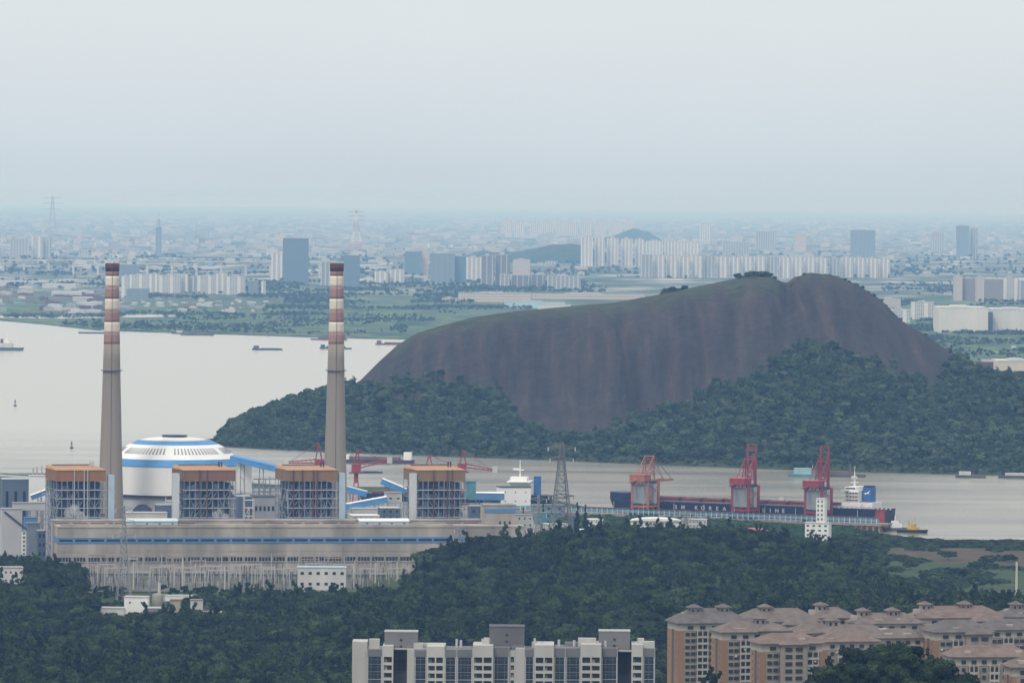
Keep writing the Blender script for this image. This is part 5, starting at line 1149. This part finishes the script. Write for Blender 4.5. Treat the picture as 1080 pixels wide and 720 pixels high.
BL = [
 ('beige block at the far left with tall bare brown end walls and two cupolas', 716, 790, 657.5, 2620, 6.5, 19, tile3, ZR, (.30, .72), None, 9, 5),
 ('back row beige block under the single high cupola, second from the left', 784, 866, 656, 2700, 6, 20, tile, ZR, (.36,), ((.5,.95,5,1.2),), 4, 6),
 ('back row beige block with a broad cupola roof near the middle', 862, 905, 652, 2760, 5, 18, tile, ZR, (.22,), None, 3, 4),
 ('back row beige block with two cupolas right of the middle', 905, 975, 658, 2740, 5, 17, tile, ZR, (.15, .6), None, 3, 5),
 ('reddish roofed back block with two cupolas at the upper right', 972, 1064, 652, 2790, 5.5, 22, tile2, ZR, (.12, .58), ((.55,.97,5,1.4),), 3, 6),
 ('beige block cut by the right edge with a cupola, at the back', 1060, 1120, 651, 2800, 5, 18, tile3, ZR, (.3,), None, 3, 4),
 ('second row beige block with a long front of balconies at the left', 762, 834, 667, 2480, 4.5, 17, tile, ZR, (.62,), ((.55,.98,3,-.6),), 9, 5),
 ('second row beige block behind the front middle one', 838, 898, 668, 2540, 4, 15, tile, ZR, (.75,), None, 5, 4),
 ('second row beige block with a low roof in the middle', 880, 940, 669.5, 2500, 4.2, 15, tile, ZR, (), None, 4, 4),
 ('front beige block with arched looking balcony bays left of the trees', 803, 868, 679, 2360, 4.2, 15, tile2, ZR, (), ((.30,.72,2.4,.3),), 8, 4),
 ('front beige block half hidden by the knoll of trees', 868, 928, 677, 2400, 3.8, 15, tile2, ZR, (), None, 7, 5),
 ('low beige block end behind the knoll of trees', 928, 976, 673, 2440, 3.8, 14, tile, ZR, (), None, 4, 4),
 ('grey roofed beige block with a wide brown end right of the knoll', 986, 1048, 667, 2430, 5, 17, tile3, ZR, (), ((.52,.96,3,.8),), 7, 4),
 ('grey roofed beige block behind at the right edge', 1040, 1110, 664.5, 2520, 4.5, 17, tile3, ZR, (), None, 5, 5),
 ('front right beige block with reddish roof and pink stained balconies', 1004, 1092, 693, 2230, 4.4, 17, tile2, R_(8), (), None, 6, 7),
 ('corner of a brown walled beige block at the lower right', 1068, 1125, 704, 2120, 4, 14, tile, R_(8), (), None, 4, 4),
]
for q in BL: beige_block(*q)
p = P(1072, 630, 4250)
t = thing('power_pole', 'pale concrete pole standing in the field at the right edge', 'pole', (p.x, 4250, float(ground_z(p.x, 4250)))); zt = P(1072, 592, 4250).z-t.location.z
MB().lathe([(.1,-1),(1.1,-1),(.8,zt),(.1,zt)], 10).build('pole', mk('buff_post', (0,0,0)), t); MB().box(-1.6,1.6,-.15,.15,zt-2,zt-1.6).build('crossarm', steel, t)
# ------------------------------------------------------------------ the city across the river
WG = facade('white_block_facade', (.62,.62,.61), (.10,.13,.18), 5, 3.6, .7, .5, 34, .28, (.68,.68,.66))
WT = facade('white_tower_facade', (.58,.58,.57), (.16,.18,.21), 3.4, 3.0, .6, .55, 17, .34, (.72,.71,.69))
GT = facade('grey_tower_facade', (.36,.38,.40), (.12,.14,.17), 3.4, 3.0, .6, .55, 15, .3, (.52,.53,.53))
BGL = facade('blue_glass_hazed', (.16,.23,.30), (.10,.16,.22), 6, 4, .8, .6); BG2 = facade('blue_grey_hazed', (.22,.27,.32), (.13,.17,.22), 4, 3.3, .6, .55, 22, .15, (.25,.27,.29))  # blue towers lightened, distance haze put into their colours
PK = facade('mauve_facade', (.34,.29,.29), (.13,.12,.14), 3.4, 3.0, .6, .6); PW = facade('pinkish_white_facade', (.58,.52,.49), (.28,.25,.25), 4, 3, .5, .5)
DG = facade('dark_frame_hazed', (.22,.23,.25), (.12,.13,.15), 5, 3.2, .7, .6, 20, .14, (.5,.5,.5)); CRM = facade('cream_works_facade', (.60,.53,.44), (.30,.27,.24), 9, 8, .6, .4)  # dark towers lightened too, fading by haze put into the colour
def far(name, lab, cat, x0, x1, yt, yb, m, depth=None, group=None, roof=True, rm=None):
    base = G((x0+x1)/2, yb, 3); D = base.y; a, c = P(x0, yb, D), P(x1, yb, D); w = c.x-a.x; h = P(x0, yt, D).z - 3; depth = depth or min(w, 40)
    t = thing(name, lab, cat, (a.x, D, 3), R_(random.Random(x0*7).uniform(-3, 3)), group)
    MB().box(0, w, 0, depth, -2, h).build('wall', m, t)
    if roof:
        b = MB().box(w*.3, w*.62, depth*.25, depth*.75, h, h+max(3, h*.06)); b.build('roof_house', rm or ltgrey, t); MB().box(-.6, w+.6, -.6, .5, h-.8, h+1.0).build('parapet', rm or ltgrey, t)
    return t
for lab, x0, x1, yt, yb, m in (
    ('tall dark topped office behind the left chimney top', 126, 147, 279, 300, BG2), ('narrow white block nearest the left chimney', 128, 136, 291, 314, WG), ('white gridded block right of the left chimney', 136, 158, 289.5, 304, WG),
    ('bluish curtain walled block in front of the white gridded ones', 133, 156, 304, 317, BG2), ('slim white stair block between two gridded white blocks', 158, 168, 288.5, 308, WT), ('second white gridded block from the left chimney', 168, 190, 290, 309, WG),
    ('slim pale block right of the second gridded white block', 190, 198, 289, 309, WT), ('pale grey block in the gap between gridded white blocks', 198, 208, 292, 309, GT), ('third white gridded block from the left chimney', 208, 228, 290.5, 310, WG),
    ('tall slim white block left of the last gridded white block', 228, 239, 288, 310.5, WT), ('last white gridded block of the row', 239, 258, 291, 311, WG), ('small bluish block after the row of gridded white blocks', 262, 272, 296, 312, BG2), ('thin white block on the green, right of the gridded row', 275.5, 280, 296.5, 313, WT),
    ('widest dark blue office tower, standing alone left of the right chimney', 298, 325, 251, 300, BGL), ('pale twin rounded block leaning against the blue tower at its left', 286, 301, 266.5, 297, WT),
    ('pale grey tower right behind the right chimney top', 338, 365, 276, 301, GT), ('blue office block just right of the right chimney top', 362.5, 379, 269, 303, BGL), ('pale low block left of a twin, right of the right chimney', 395, 409, 286, 300, WT), ('pale low block right of a twin, right of the right chimney', 411, 426, 284, 300, WT),
    ('blue glass office with a white surround', 427, 444, 265, 289, BGL), ('cream fin wall beside the blue glass office', 444.5, 452, 265, 289, PW), ('wide blue grey office slab right of the cream fin', 453, 479, 267, 298, BG2), ('blue grey office slab before the white striped one', 479.5, 491.5, 270, 298, BGL),
    ('white and pink striped slab between blue grey slabs', 492, 507, 271, 297, WT), ('dark grey unfinished tower left of a close pair', 507, 521, 269.5, 302, DG), ('dark grey unfinished tower right of a close pair', 522, 538, 268.5, 302, DG), ('pinkish white framed block right of the dark towers', 541, 559, 273.5, 291, PW),
    ('small grey block under the dark tower pair', 527, 537, 289.5, 305, GT), ('dark long low block right of the dark towers', 539, 558, 290, 305, DG), ('second dark long low block right of the dark towers', 560, 575, 289.5, 305, DG), ('grey striped long low block above the cream works', 577, 612, 290.5, 305.5, GT),
    ('slim white tower block with a dark cap on the hazy skyline', 738, 750, 236, 258, WT), ('grey slab block at the foot of the dark capped tower', 762, 790, 255, 270, GT),
    ('bluish wide tower on the skyline above the rock hill shoulder', 897, 923, 242.5, 272, BG2), ('hazy grey slab on the skyline above the rock hill', 797, 818, 244, 264, GT), ('pink topped white tower above the notch of the rock hill', 838, 850, 247, 266, PW),
    ('hazy grey tower left of the tallest tower at the right skyline', 983, 996, 244.5, 266, GT), ('tallest grey tower on the right skyline', 1009, 1022, 238, 272, BG2), ('slimmer tower against the tallest tower at the right', 1023, 1031, 240.5, 272, GT),
    ('white striped end block of the mauve row at the right', 1006, 1015, 291, 317, PW), ('first mauve block of the row at the right', 1015.5, 1029, 293.5, 317, PK), ('pale block between the two mauve blocks', 1029.5, 1038, 292, 318, PW), ('wider mauve block of the row at the right', 1038.5, 1058, 294.5, 317.5, PK), ('grey white banded block after the mauve row', 1058.5, 1074, 292.5, 317, WG), ('grey block cut by the right edge after the mauve row', 1075, 1092, 296, 318, GT),
    ('white stepped factory block right of the rock hill', 961, 984.5, 318, 337, WG), ('low white factory with black windows right of the rock hill', 938, 960, 325.5, 341, WG), ('low cream sheds on the shoulder of the rock hill', 927, 950, 314.5, 324, PW),
    ('white gridded tower at the left end of the skyline', 33, 43.5, 248.5, 272, WG), ('grey slab left of the white gridded tower', 10, 30, 252, 272, GT), ('pale slab right of the white gridded tower', 45, 53, 250.5, 272, GT)):
    far('city_block', lab, 'building', x0, x1, yt, yb, m)
p = P(744, 236, 24000)
for i, (x0, x1) in enumerate(((612.5,625),(627,637.5),(640,652),(655,667),(669.5,679.5),(681,699),(700.5,720),(721,737))):
    far('apartment_tower', ('white apartment tower of the near group left of the long row, left cluster' if i < 5 else 'white apartment slab of the near group, half behind the long row'), 'apartment block', x0, x1, 250+i*.6 if i < 5 else 254+(i-5)*.6, 281 if i < 5 else 276, WT, group='white apartment towers left of the long row' if i < 5 else 'slabs behind the long row')
for i, (x0, x1) in enumerate(((529,540),(542,553),(559,571),(572,584),(585,597),(598,609),(612,624),(627,640),(642,656),(659,668))):
    far('apartment_tower', 'faint apartment tower of the farthest row on the skyline', 'apartment block', x0, x1, 231.5+(i % 3)*1.1, 251, WT, group='farthest apartment row')
for i in range(20):
    x0 = 676+i*13.2; far('apartment_tower', 'apartment tower of the long white row behind the rock hill crest', 'apartment block', x0, x0+12.0, 268.5+.15*i+(i % 4)*.4, 293, WT if i % 5 else GT, group='long row of apartment towers')
# works and warehouses
far('warehouse', 'huge white warehouse beyond the right end of the rock hill', 'warehouse', 990, 1042, 324, 351, mk('white_works', (.66,.64,.60), .8, .08, .02, .3), 200, rm=mk('roof_cream', (.6,.58,.54)))
far('warehouse', 'white ribbed warehouse cut by the right edge', 'warehouse', 1047, 1095, 326, 351, mk('white_works_ribbed', (.62,.61,.59), .8, .1, .03, .1), 200)
far('stair_core', 'dark grey stair core between the two big white warehouses', 'building', 1042.2, 1046.8, 329, 351, bluegrey, 30, roof=False)
far('warehouse', 'cream flat roofed works at the lower right, cut by the picture edge', 'warehouse', 1053, 1100, 380.5, 391, mk('cream_roof', (.62,.55,.46), .9, .1, .02), 150)
far('warehouse', 'brown shed left of the cream flat roofed works', 'warehouse', 1035, 1053, 381, 389, maroon, 40)
far('warehouse', 'long cream works beyond the green, its left half', 'warehouse', 483, 560, 309, 319, CRM, 90); far('warehouse', 'long cream works beyond the green, its right half', 'warehouse', 561, 680, 309.5, 316, CRM, 90)
far('warehouse', 'pale blue roofed works in front of the long cream works', 'warehouse', 532, 596, 318, 325, mk('sky_blue_sheet', (.42,.62,.78), .7, .08, .02), 60); far('warehouse', 'white shed right of the pale blue roofed works', 'warehouse', 568, 602, 321, 328, mk('white_works', (0,0,0)), 60)
far('warehouse', 'small pink and cream shed left of the long cream works', 'warehouse', 466, 482, 314, 319, PW, 40)
# viaduct
DV = 22500; a, c = P(-30, 272.8, DV), P(372, 279, DV); t = thing('viaduct', 'long elevated road on tall thin piers crossing the plain at the left', 'viaduct', (a.x, DV, 3)); ln = c.x-a.x
MB().box(0, ln, 0, 24, a.z-7, a.z-3).build('deck', ltgrey, t)
for k in range(15):
    x = P(-1+k*26, 290, DV).x - a.x; MB().box(x-4, x+4, 6, 18, -3, a.z-7).build('pier', dull_white, t)
def far_pylon(lab, px, yt, yb, w, rw):
    base = G(px, yb, 3); pylon(lab, px, yt, base.y, w, ((.97,w*.75),(.87,w*.9),(.76,w*.7)), rw, 3, 9, red_white=(rw is red_p), thick=.8)
red_p = mk('pylon_red', (.5,.20,.18), .7); hazed_steel = mk('pylon_hazed_steel', (.42,.44,.46), .7)  # far pylons coloured paler to stand in for haze
far_pylon('very tall faint lattice pylon on the left skyline', 55.5, 207, 264, 13, hazed_steel); far_pylon('tall red and white lattice pylon on the skyline above the right chimney', 376, 222, 266, 12, red_p)
base = G(167, 272, 3); t = thing('skyline_tower', 'slim tower with a needle top on the skyline right of the left chimney', 'tower', (base.x, base.y, 3)); k = base.y/FPX
H = P(167, 240, base.y).z; MB().box(-3*k, 3*k, 0, 20, -2, H).build('shaft', BG2, t); MB().box(-1.4*k, 1.4*k, 4, 16, H, H+8*k).build('head', GT, t); MB().tube((0,10,H+8*k),(0,10,H+16*k), .6*k, 5, .2*k).build('needle', ltgrey, t)
# low houses and sheds, each one a thing; the very far rest is one mass
cols = [mk('city_white', (.54,.55,.56), .85, .08, .01), mk('city_cream', (.50,.47,.43), .85, .1, .01), mk('city_grey', (.34,.36,.38), .85, .1, .01), mk('city_blue_roof', (.22,.34,.48), .8, .1, .01), WG, PW, GT, mk('city_brown', (.24,.17,.15), .85, .15, .01)]  # town colours drawn closer together, haze fading put into them
rg = random.Random(21)
def low(px, yb, w, h, m, name='low_building', lab=None, cat='building', group=None, dp=None):
    p = G(px, yb, 3); o = MB().box(-w/2, w/2, 0, dp or w*.6, -2, h).box(-w*.3, w*.1, w*.1, w*.35, h, h*1.18).build(name, m, None, loc=(p.x, p.y, 3), rz=R_(rg.uniform(-12, 12)))
    return tag(o, lab, cat, group)
zones = ((-10, 290, 256, 286, 95, 'low building of the hazy town at the left, beyond the viaduct'), (300, 620, 250, 300, 85, 'low building of the hazy town between the right chimney and the white towers'), (690, 1090, 254, 290, 85, 'low building of the hazy town behind and right of the rock hill'))
for xa, xb, ya, yb, n, lab in zones:
    for i in range(n):
        y = ya + (yb-ya)*rg.random()**1.4; D = 1.86e6/(y-212); w = rg.uniform(4, 15)*D/FPX; h = rg.uniform(1.6, 4.6)*D/FPX
        m = rg.choices(cols, (6,4,3,1.2,4,3,3,.6))[0]; low(rg.uniform(xa, xb), y, w, h, m, lab=lab, cat='building', group=lab.replace('low building', 'low buildings'))
wsl = 'white or brown yard shed in the riverside works at the left edge'
for i in range(84):
    px = rg.uniform(-8, 132); y = rg.uniform(299, 331) if px < 70 else rg.uniform(305, 331); D = 1.86e6/(y-212); low(px, y, rg.uniform(5, 17)*D/FPX, rg.uniform(1.5, 4.2)*D/FPX, rg.choices((cols[0], cols[1], cols[7], cols[2], maroon), (3,1.5,3,2,2.6))[0], 'yard_shed', wsl, 'shed', 'riverside works sheds')
for px, y, w, m, lab in ((20,301,60,cols[0],'longest white roofed hall of the riverside works, left edge'),(62,304,34,cols[0],'white roofed hall right of the longest riverside hall'),(70,312,30,cols[0],'white hall with a step, nearest the river works water'),(88,318,20,cols[1],'cream hall at the right end of the riverside works')):
    D = 1.86e6/(y-212); low(px, y, w*D/FPX, 4.2*D/FPX, m, 'works_hall', lab, 'hall', dp=120)
for i in range(60):
    px = rg.uniform(138, 285); y = rg.uniform(314, 330); D = 1.86e6/(y-212); low(px, y, rg.uniform(3, 9)*D/FPX, rg.uniform(1.2, 2.8)*D/FPX, rg.choices((cols[0], cols[7], cols[1], cols[2]), (4,2,2,2))[0], 'yard_shed', 'small shed among trees below the white gridded blocks', 'shed', 'sheds below the gridded blocks')
for i in range(22):
    px = rg.uniform(945, 1085); y = rg.uniform(355, 392) if px > 1000 else rg.uniform(336, 360); D = 1.86e6/(y-212); low(px, y, rg.uniform(3, 9)*D/FPX, rg.uniform(.8, 2.2)*D/FPX, rg.choices((cols[0], maroon, cols[2]), (4,2,2))[0], 'field_shed', 'small shed on the green plain right of the rock hill', 'shed', 'sheds right of the rock hill')
rl = MB()
for i in range(2300):
    y = 229 + 42*rg.random()**1.5; D = 1.86e6/(y-212); p = G(rg.uniform(-40, 1120), y, 3); w = rg.uniform(2.5, 11)*D/FPX; h = (rg.uniform(1.2, 4) if rg.random() < .92 else rg.uniform(3, 6))*D/FPX*min(1, (y-216)/30)
    rl.box(p.x-w/2, p.x+w/2, p.y, p.y+w*.6, 0, 3+h)
o = rl.build('distant_city', [cols[2], cols[2], cols[1], mk('city_hazed_grey', (.43,.45,.47)), cols[6]]); o.data.polygons.foreach_set('material_index', np.repeat(RNG.integers(0, 5, 2300), 6).astype(np.int32)); tag(o, 'pale mass of far city buildings fading into haze', kind='stuff')  # low contrast greys, part of the haze fading is in these colours
# far wooded hills
def far_hill(px0, px1, ytop, yb, prof):
    base = G((px0+px1)/2, yb, 3); D = base.y; k = D/FPX; X = np.linspace(P(px0, yb, D).x, P(px1, yb, D).x, 70); Dp = (X[-1]-X[0])*.5; Y = np.linspace(D, D+Dp, 16); XX_, YY_ = np.meshgrid(X, Y)
    H = P(px0, ytop, D).z; q = np.interp(np.linspace(0, 1, 70), [p_[0] for p_ in prof], [p_[1] for p_ in prof]); ny = np.sin(np.linspace(0, math.pi, 16))**.6
    Z = H*q[None]*ny[:, None]*(1 + .10*np.array([[noise.noise((x*.004, y*.002, 0)) for x in X] for y in Y])) - 1
    return tag(grid_mesh('wooded_hill', XX_, YY_, Z, MATS['far_wood']), kind='structure')
MATS['far_wood'] = ramp_mat('far_wood', [(.3,(.03,.05,.03)),(.7,(.07,.09,.05))], .02)
far_hill(470, 640, 256, 277, [(0,0),(.1,.25),(.2,.6),(.35,.5),(.5,.62),(.65,.9),(.8,1),(1,.6)])
far_hill(600, 705, 240.5, 256, [(0,0),(.2,.2),(.45,.5),(.65,1),(.8,.8),(1,0)])
# tree belts of the plain
pts = []; sc = []
for (y, amp, xa, xb, n, s) in ((346,3,60,430,620,.8),(338,1.5,150,460,240,.8),(332,1.2,120,480,320,.9),(325,1,280,560,350,1),(318,1.2,300,520,380,1.1),(313,1.2,130,500,500,1.2),(306,1.5,250,640,650,1.3),(300,2,-10,620,600,1.3),(288,3,-10,1090,600,1.6),(275,4,-10,1090,500,1.9),(334,.8,-10,130,140,.8),(353,1.4,985,1090,260,.9),(357,2,940,1090,160,.8),(345,4,930,990,160,.9),(320,1.5,930,1090,260,1.1),(305,3,930,1090,300,1.2),(368,6,990,1090,160,.8)):
    for i in range(int(n*1.7)):
        p = G(rg.uniform(xa, xb), y + rg.gauss(0, amp*.95), 3)
        if noise.noise((p.x*.004, p.y*.0016, 2)) < -.12: continue
        if y > 335 and p.y < np.interp(p.x, [f[0] for f in FS], [f[1] for f in FS]) + 20: continue
        pts.append((p.x, p.y, 1.5)); sc.append(s*rg.uniform(.7, 1.4))
scatter('tree_belt', pts, sc, HILLWOOD, 'belts of trees between the fields and houses of the far plain')

# ------------------------------------------------------------------ near woods: 300 trees one by one, the rest as one forest
def inst_tree(mesh, tm, x, y, s, lab, group, name='broadleaf_tree', z=None, sz=None):
    z = float(ground_z(x, y)) if z is None else z
    t = thing(name, lab, 'tree', (x, y, z), RNG.uniform(0, 6.28), group); t.scale = (s, s, s*(sz or 1))
    for nm, me in (('crown', mesh), ('trunk', tm)):
        o = bpy.data.objects.new(nm, me); COL.objects.link(o); o.parent = t
    return t
taken = []
def free(x, y, r=4.2):
    for a, b_ in taken:
        if (a-x)**2 + (b_-y)**2 < r*r: return False
    taken.append((x, y)); return True
def pick(): return B_MESH[int(RNG.integers(0, 5))] if RNG.random() < .8 else (O_MESH if RNG.random() < .4 else T_MESH[int(RNG.integers(0, 2))])
n_t = 0
KN = [(845,722),(862,714),(880,704),(900,691),(918,683),(932,679),(948,681),(965,684),(980,689),(1000,695),(1014,699),(1026,714)]
for i in range(600):                                                        # the knoll before the beige blocks
    px = RNG.uniform(846, 1024); D = RNG.uniform(2050, 2190); ytop = interp(px, KN) + max(0, RNG.normal(5, 7)); p = P(px, ytop, D)
    if n_t >= 66 or not free(p.x, D, 4.6): continue
    s = RNG.uniform(.85, 1.35); z = p.z - 9.6*s; inst_tree(B_MESH[int(RNG.integers(0, 5))], TRUNK[0], p.x, D, s, 'dark leafy tree on the knoll in front of the beige blocks', 'trees on the knoll', z=float(ground_z(p.x, D))-.8); n_t += 1
for px, y in ((744,712),(752,706),(757,710),(749,718),(738,722),(725,724)):
    p = P(px, y, 2430); inst_tree(T_MESH[0], TRUNK[1], p.x, 2430, 1.1, 'slender tree at the foot of the left beige block', 'trees at the left beige block', 'slender_tree', p.z-13.5)
def sil_row(n, pts, Dj, lab, group, scl):
    c = 0
    for i in range(n*6):
        if c >= n: break
        px = RNG.uniform(pts[0][0], pts[-1][0]); y0, D0 = interp(px, [(a[0], a[1]) for a in pts]), interp(px, [(a[0], a[2]) for a in pts]); D = D0 + RNG.uniform(-Dj, Dj); x = P(px, y0, D).x
        if not free(x, D, 5): continue
        inst_tree(pick(), TRUNK[c % 2], x, D, RNG.uniform(*scl), lab, group); c += 1
sil_row(70, ((430,620,4290),(480,590,4390),(510,574,4425),(560,572,4445),(610,565,4475),(660,556,4495),(720,556,4495),(780,562,4475),(840,571,4415),(885,588,4345),(905,612,4250)), 35, 'leafy tree on the skyline of the wooded ridge below the river', 'trees along the ridge top', (.8, 1.3))
sil_row(74, ((-10,712,3300),(200,712,3300),(370,712,3280)), 130, 'leafy tree of the nearest wood at the lower left', 'nearest trees, lower left', (.85, 1.3))
sil_row(40, ((372,650,3650),(700,650,3650)), 90, 'leafy tree of the wood just above the grey apartment slab', 'trees above the grey slab', (.85, 1.3))
for px, y, D, h, lab in ((609,530,4800,1.45,'left of the two dark conifers by the tallest pylon'), (617.5,532,4810,1.4,'right of the two dark conifers by the tallest pylon'), (301,529,4830,1.3,'dark conifer left of the tan boiler house'), (573,528,4830,1.0,'dark conifer between the two pylons'), (552,535,4800,1.1,'dark conifer at the right end of the hall')):
    p = P(px, y, D); inst_tree(K_MESH, TRUNK[0], p.x, D, h*1.25, lab, None, 'conifer', 5, (p.z-5)/(16.5*h*1.25))
cr = 0
for xa, xb, n in ((698,727,10),(779,825,16),(835,851,6),(872,936,18),(948,990,8)):          # crest of the rock hill
    for i in range(n):
        c = xa + (xb-xa)*(i+.5)/n + RNG.uniform(-1, 1); j = int((c-hc[0])/(hc[1]-hc[0])); i1 = 118
        inst_tree(H_MESH[cr % 5], TRUNK[0], HX[i1, j], HY[i1, j], RNG.uniform(.5, .9)*(1.5 if 700 < c < 815 else .9), 'round tree on the bare crest of the rock hill', 'trees on the rock crest', z=HZ[i1, j]-4.0); cr += 1
for px, y in ((880,574),(898,575),(906,577),(886,580),(1040,596),(1030,600),(1000,590),(1052,584),(1065,592),(960,600),(945,606),(975,610),(1010,608),(915,583)):
    p = G(px, y, 5); inst_tree(S_MESH[1 + px % 2], BUSH_TRUNK, p.x, p.y, RNG.uniform(1.6, 2.6), 'dense green bush standing out in the brown field at the right', 'bushes in the brown field', 'bush')
pts = []; sc = []
for i in range(330):
    x, d = 141 + RNG.normal(0, 34), 2120 + RNG.normal(0, 45); pts.append((x, d, float(ground_z(x, d)) - 2)); sc.append(RNG.uniform(.6, .95))
scatter('knoll_thicket', pts, sc, FOREST, 'dense thicket filling the knoll under its trees')
pts = []; sc = []
xsz = lambda D: (540+190)*D/FPX
D = 3050.0
WORKS = [(px, y) for px, y in ()]
while D < 4640:
    step = 8.0; w = xsz(D); xs_ = np.arange(-w, w, step) + RNG.uniform(0, step)
    for x in xs_:
        x = x + RNG.uniform(-2.4, 2.4); d = D + RNG.uniform(-2.4, 2.4); px, _ = proj((x, d, 10))
        # open ground: works, switchyard, brown field
        if px < 480 and d > np.interp(px, [-60, 0, 30, 60, 95, 100, 240, 245, 300, 370, 420, 480], [4340, 4345, 4330, 4300, 4260, 4000, 4010, 4260, 4250, 4270, 4350, 4590]): 
            if not (36 < px < 86 and d < 4560): continue
        if px > 905 and not (d < np.interp(px, [905, 930, 985, 1000, 1100], [4360, 4300, 4280, 4180, 4150])): continue
        if 2150 < d < 2900: continue
        pts.append((x, d)); sc.append(.75 + 1.05*RNG.random()**1.8)
    D += step*.92
A = np.array(pts); zz = ground_z(A[:, 0], A[:, 1]); nzv = np.array([noise.noise((a*.012, b*.012, 1)) for a, b in pts]); sc = np.array(sc)*(1 + .35*nzv)
T = np.array(taken); keep = np.ones(len(A), bool)
for a, b_ in taken: keep &= ((A[:, 0]-a)**2 + (A[:, 1]-b_)**2) > 14
o = scatter('forest', np.c_[A, zz - .8][keep], sc[keep], FOREST, 'dense dark green forest covering the low hills before the power station')
def ring_scatter(name, lab, n, box, dens, col, s, zoff=-.4):
    pts = []; sc = []
    for i in range(n):
        px, y = RNG.uniform(box[0], box[1]), RNG.uniform(box[2], box[3]); p = G(px, y, 5)
        if p.y > shoreD(p.x) - 8 or noise.noise((p.x*.02, p.y*.012, 3)) < dens: continue
        if 843 < px < 876 and p.y < 5150: continue
        pts.append((p.x, p.y, float(ground_z(p.x, p.y)) + zoff)); sc.append(RNG.uniform(*s))
    return pts, sc
pts, sc = [], []
for n, box, dens, s in ((1700,(870,1090,590,622),.1,(.4,.9)),(900,(880,1090,576,594),.18,(.4,.9)),(1300,(860,1090,567,577),-.35,(.5,1.1)),(300,(880,925,570,585),-.2,(.7,1.6)),(900,(850,935,566,606),-.45,(.5,1.2)),(500,(1040,1090,566,580),-.3,(.4,1.0)),(160,(905,1000,612,622),-.5,(.8,1.7))):
    a, b_ = ring_scatter('', '', n, box, dens, SHRUBS, s); pts += a; sc += b_
px_, py_ = zip(*[(RNG.uniform(880, 1090), 0) for _ in range(420)])
for px in px_:
    x = P(px, 570, 5200).x; d = float(shoreD(x)) - RNG.uniform(4, 22); x = x*d/5200; pts.append((x, d, 3.8)); sc.append(RNG.uniform(.7, 1.5))
scatter('undergrowth', pts, sc, SHRUBS, 'scrub and bushes along the river bank and over the brown field')
pts, sc = ring_scatter('', '', 3800, (590,900,546,572), -.9, BANK, (.5,1.25)); a, b_ = ring_scatter('', '', 700, (880,1090,590,620), .05, BANK, (.4,.9)); pts += a; sc += b_
scatter('bank_scrub', pts, sc, BANK, 'bright green scrub on the flat bank before the loading pier')
pts = []; sc = []
for n, xa, xb, D0, D1, s in ((200,-10,60,4520,4640,(.7,1.2)),(70,170,330,4330,4400,(.5,.8)),(70,60,130,4300,4400,(.4,.8)),(110,240,330,4250,4330,(.6,1.0)),(90,100,245,4005,4100,(.3,.55)),(60,195,245,4180,4290,(.5,.9)),(30,100,130,4170,4230,(.5,.8)),(120,560,650,4720,5000,(.7,1.2)),(40,0,40,4640,4720,(.6,1)),(70,908,1000,4290,4430,(.9,1.5)),(30,1000,1090,4180,4300,(.8,1.3))):
    for i in range(n):
        px, d = RNG.uniform(xa, xb), RNG.uniform(D0, D1); x = P(px, 600, d).x
        if D0 == 4470 and px < 36 and d > 4425 and d < 4520: continue
        pts.append((x, d, float(ground_z(x, d)) - .5)); sc.append(RNG.uniform(*s))
scatter('yard_trees', pts, sc, FOREST, 'dark trees and bushes round the switchyard and the small works')
pts = []; sc = []
for i in range(60):
    px, y = RNG.uniform(0, 85), RNG.uniform(694, 706); p = P(px, y, 3400 + RNG.uniform(-40, 40)); pts.append((p.x, p.y, float(ground_z(p.x, p.y)))); sc.append(RNG.uniform(.7, 1.1))
scatter('reddish_thicket', pts, sc, proto_col('reddish_crown', [R_MESH]), 'reddish brown thicket in the dark wood at the lower left')
p = P(107, 717, 3220); t = thing('hut', 'small white hut roof in the woods at the bottom left', 'hut', (p.x-4, 3220, p.z-4)); MB().box(0, 8, 0, 5, -6, 3).build('wall', dull_white, t); MB().box(-.5, 8.5, -.5, 5.5, 3, 3.6).build('roof', white, t)
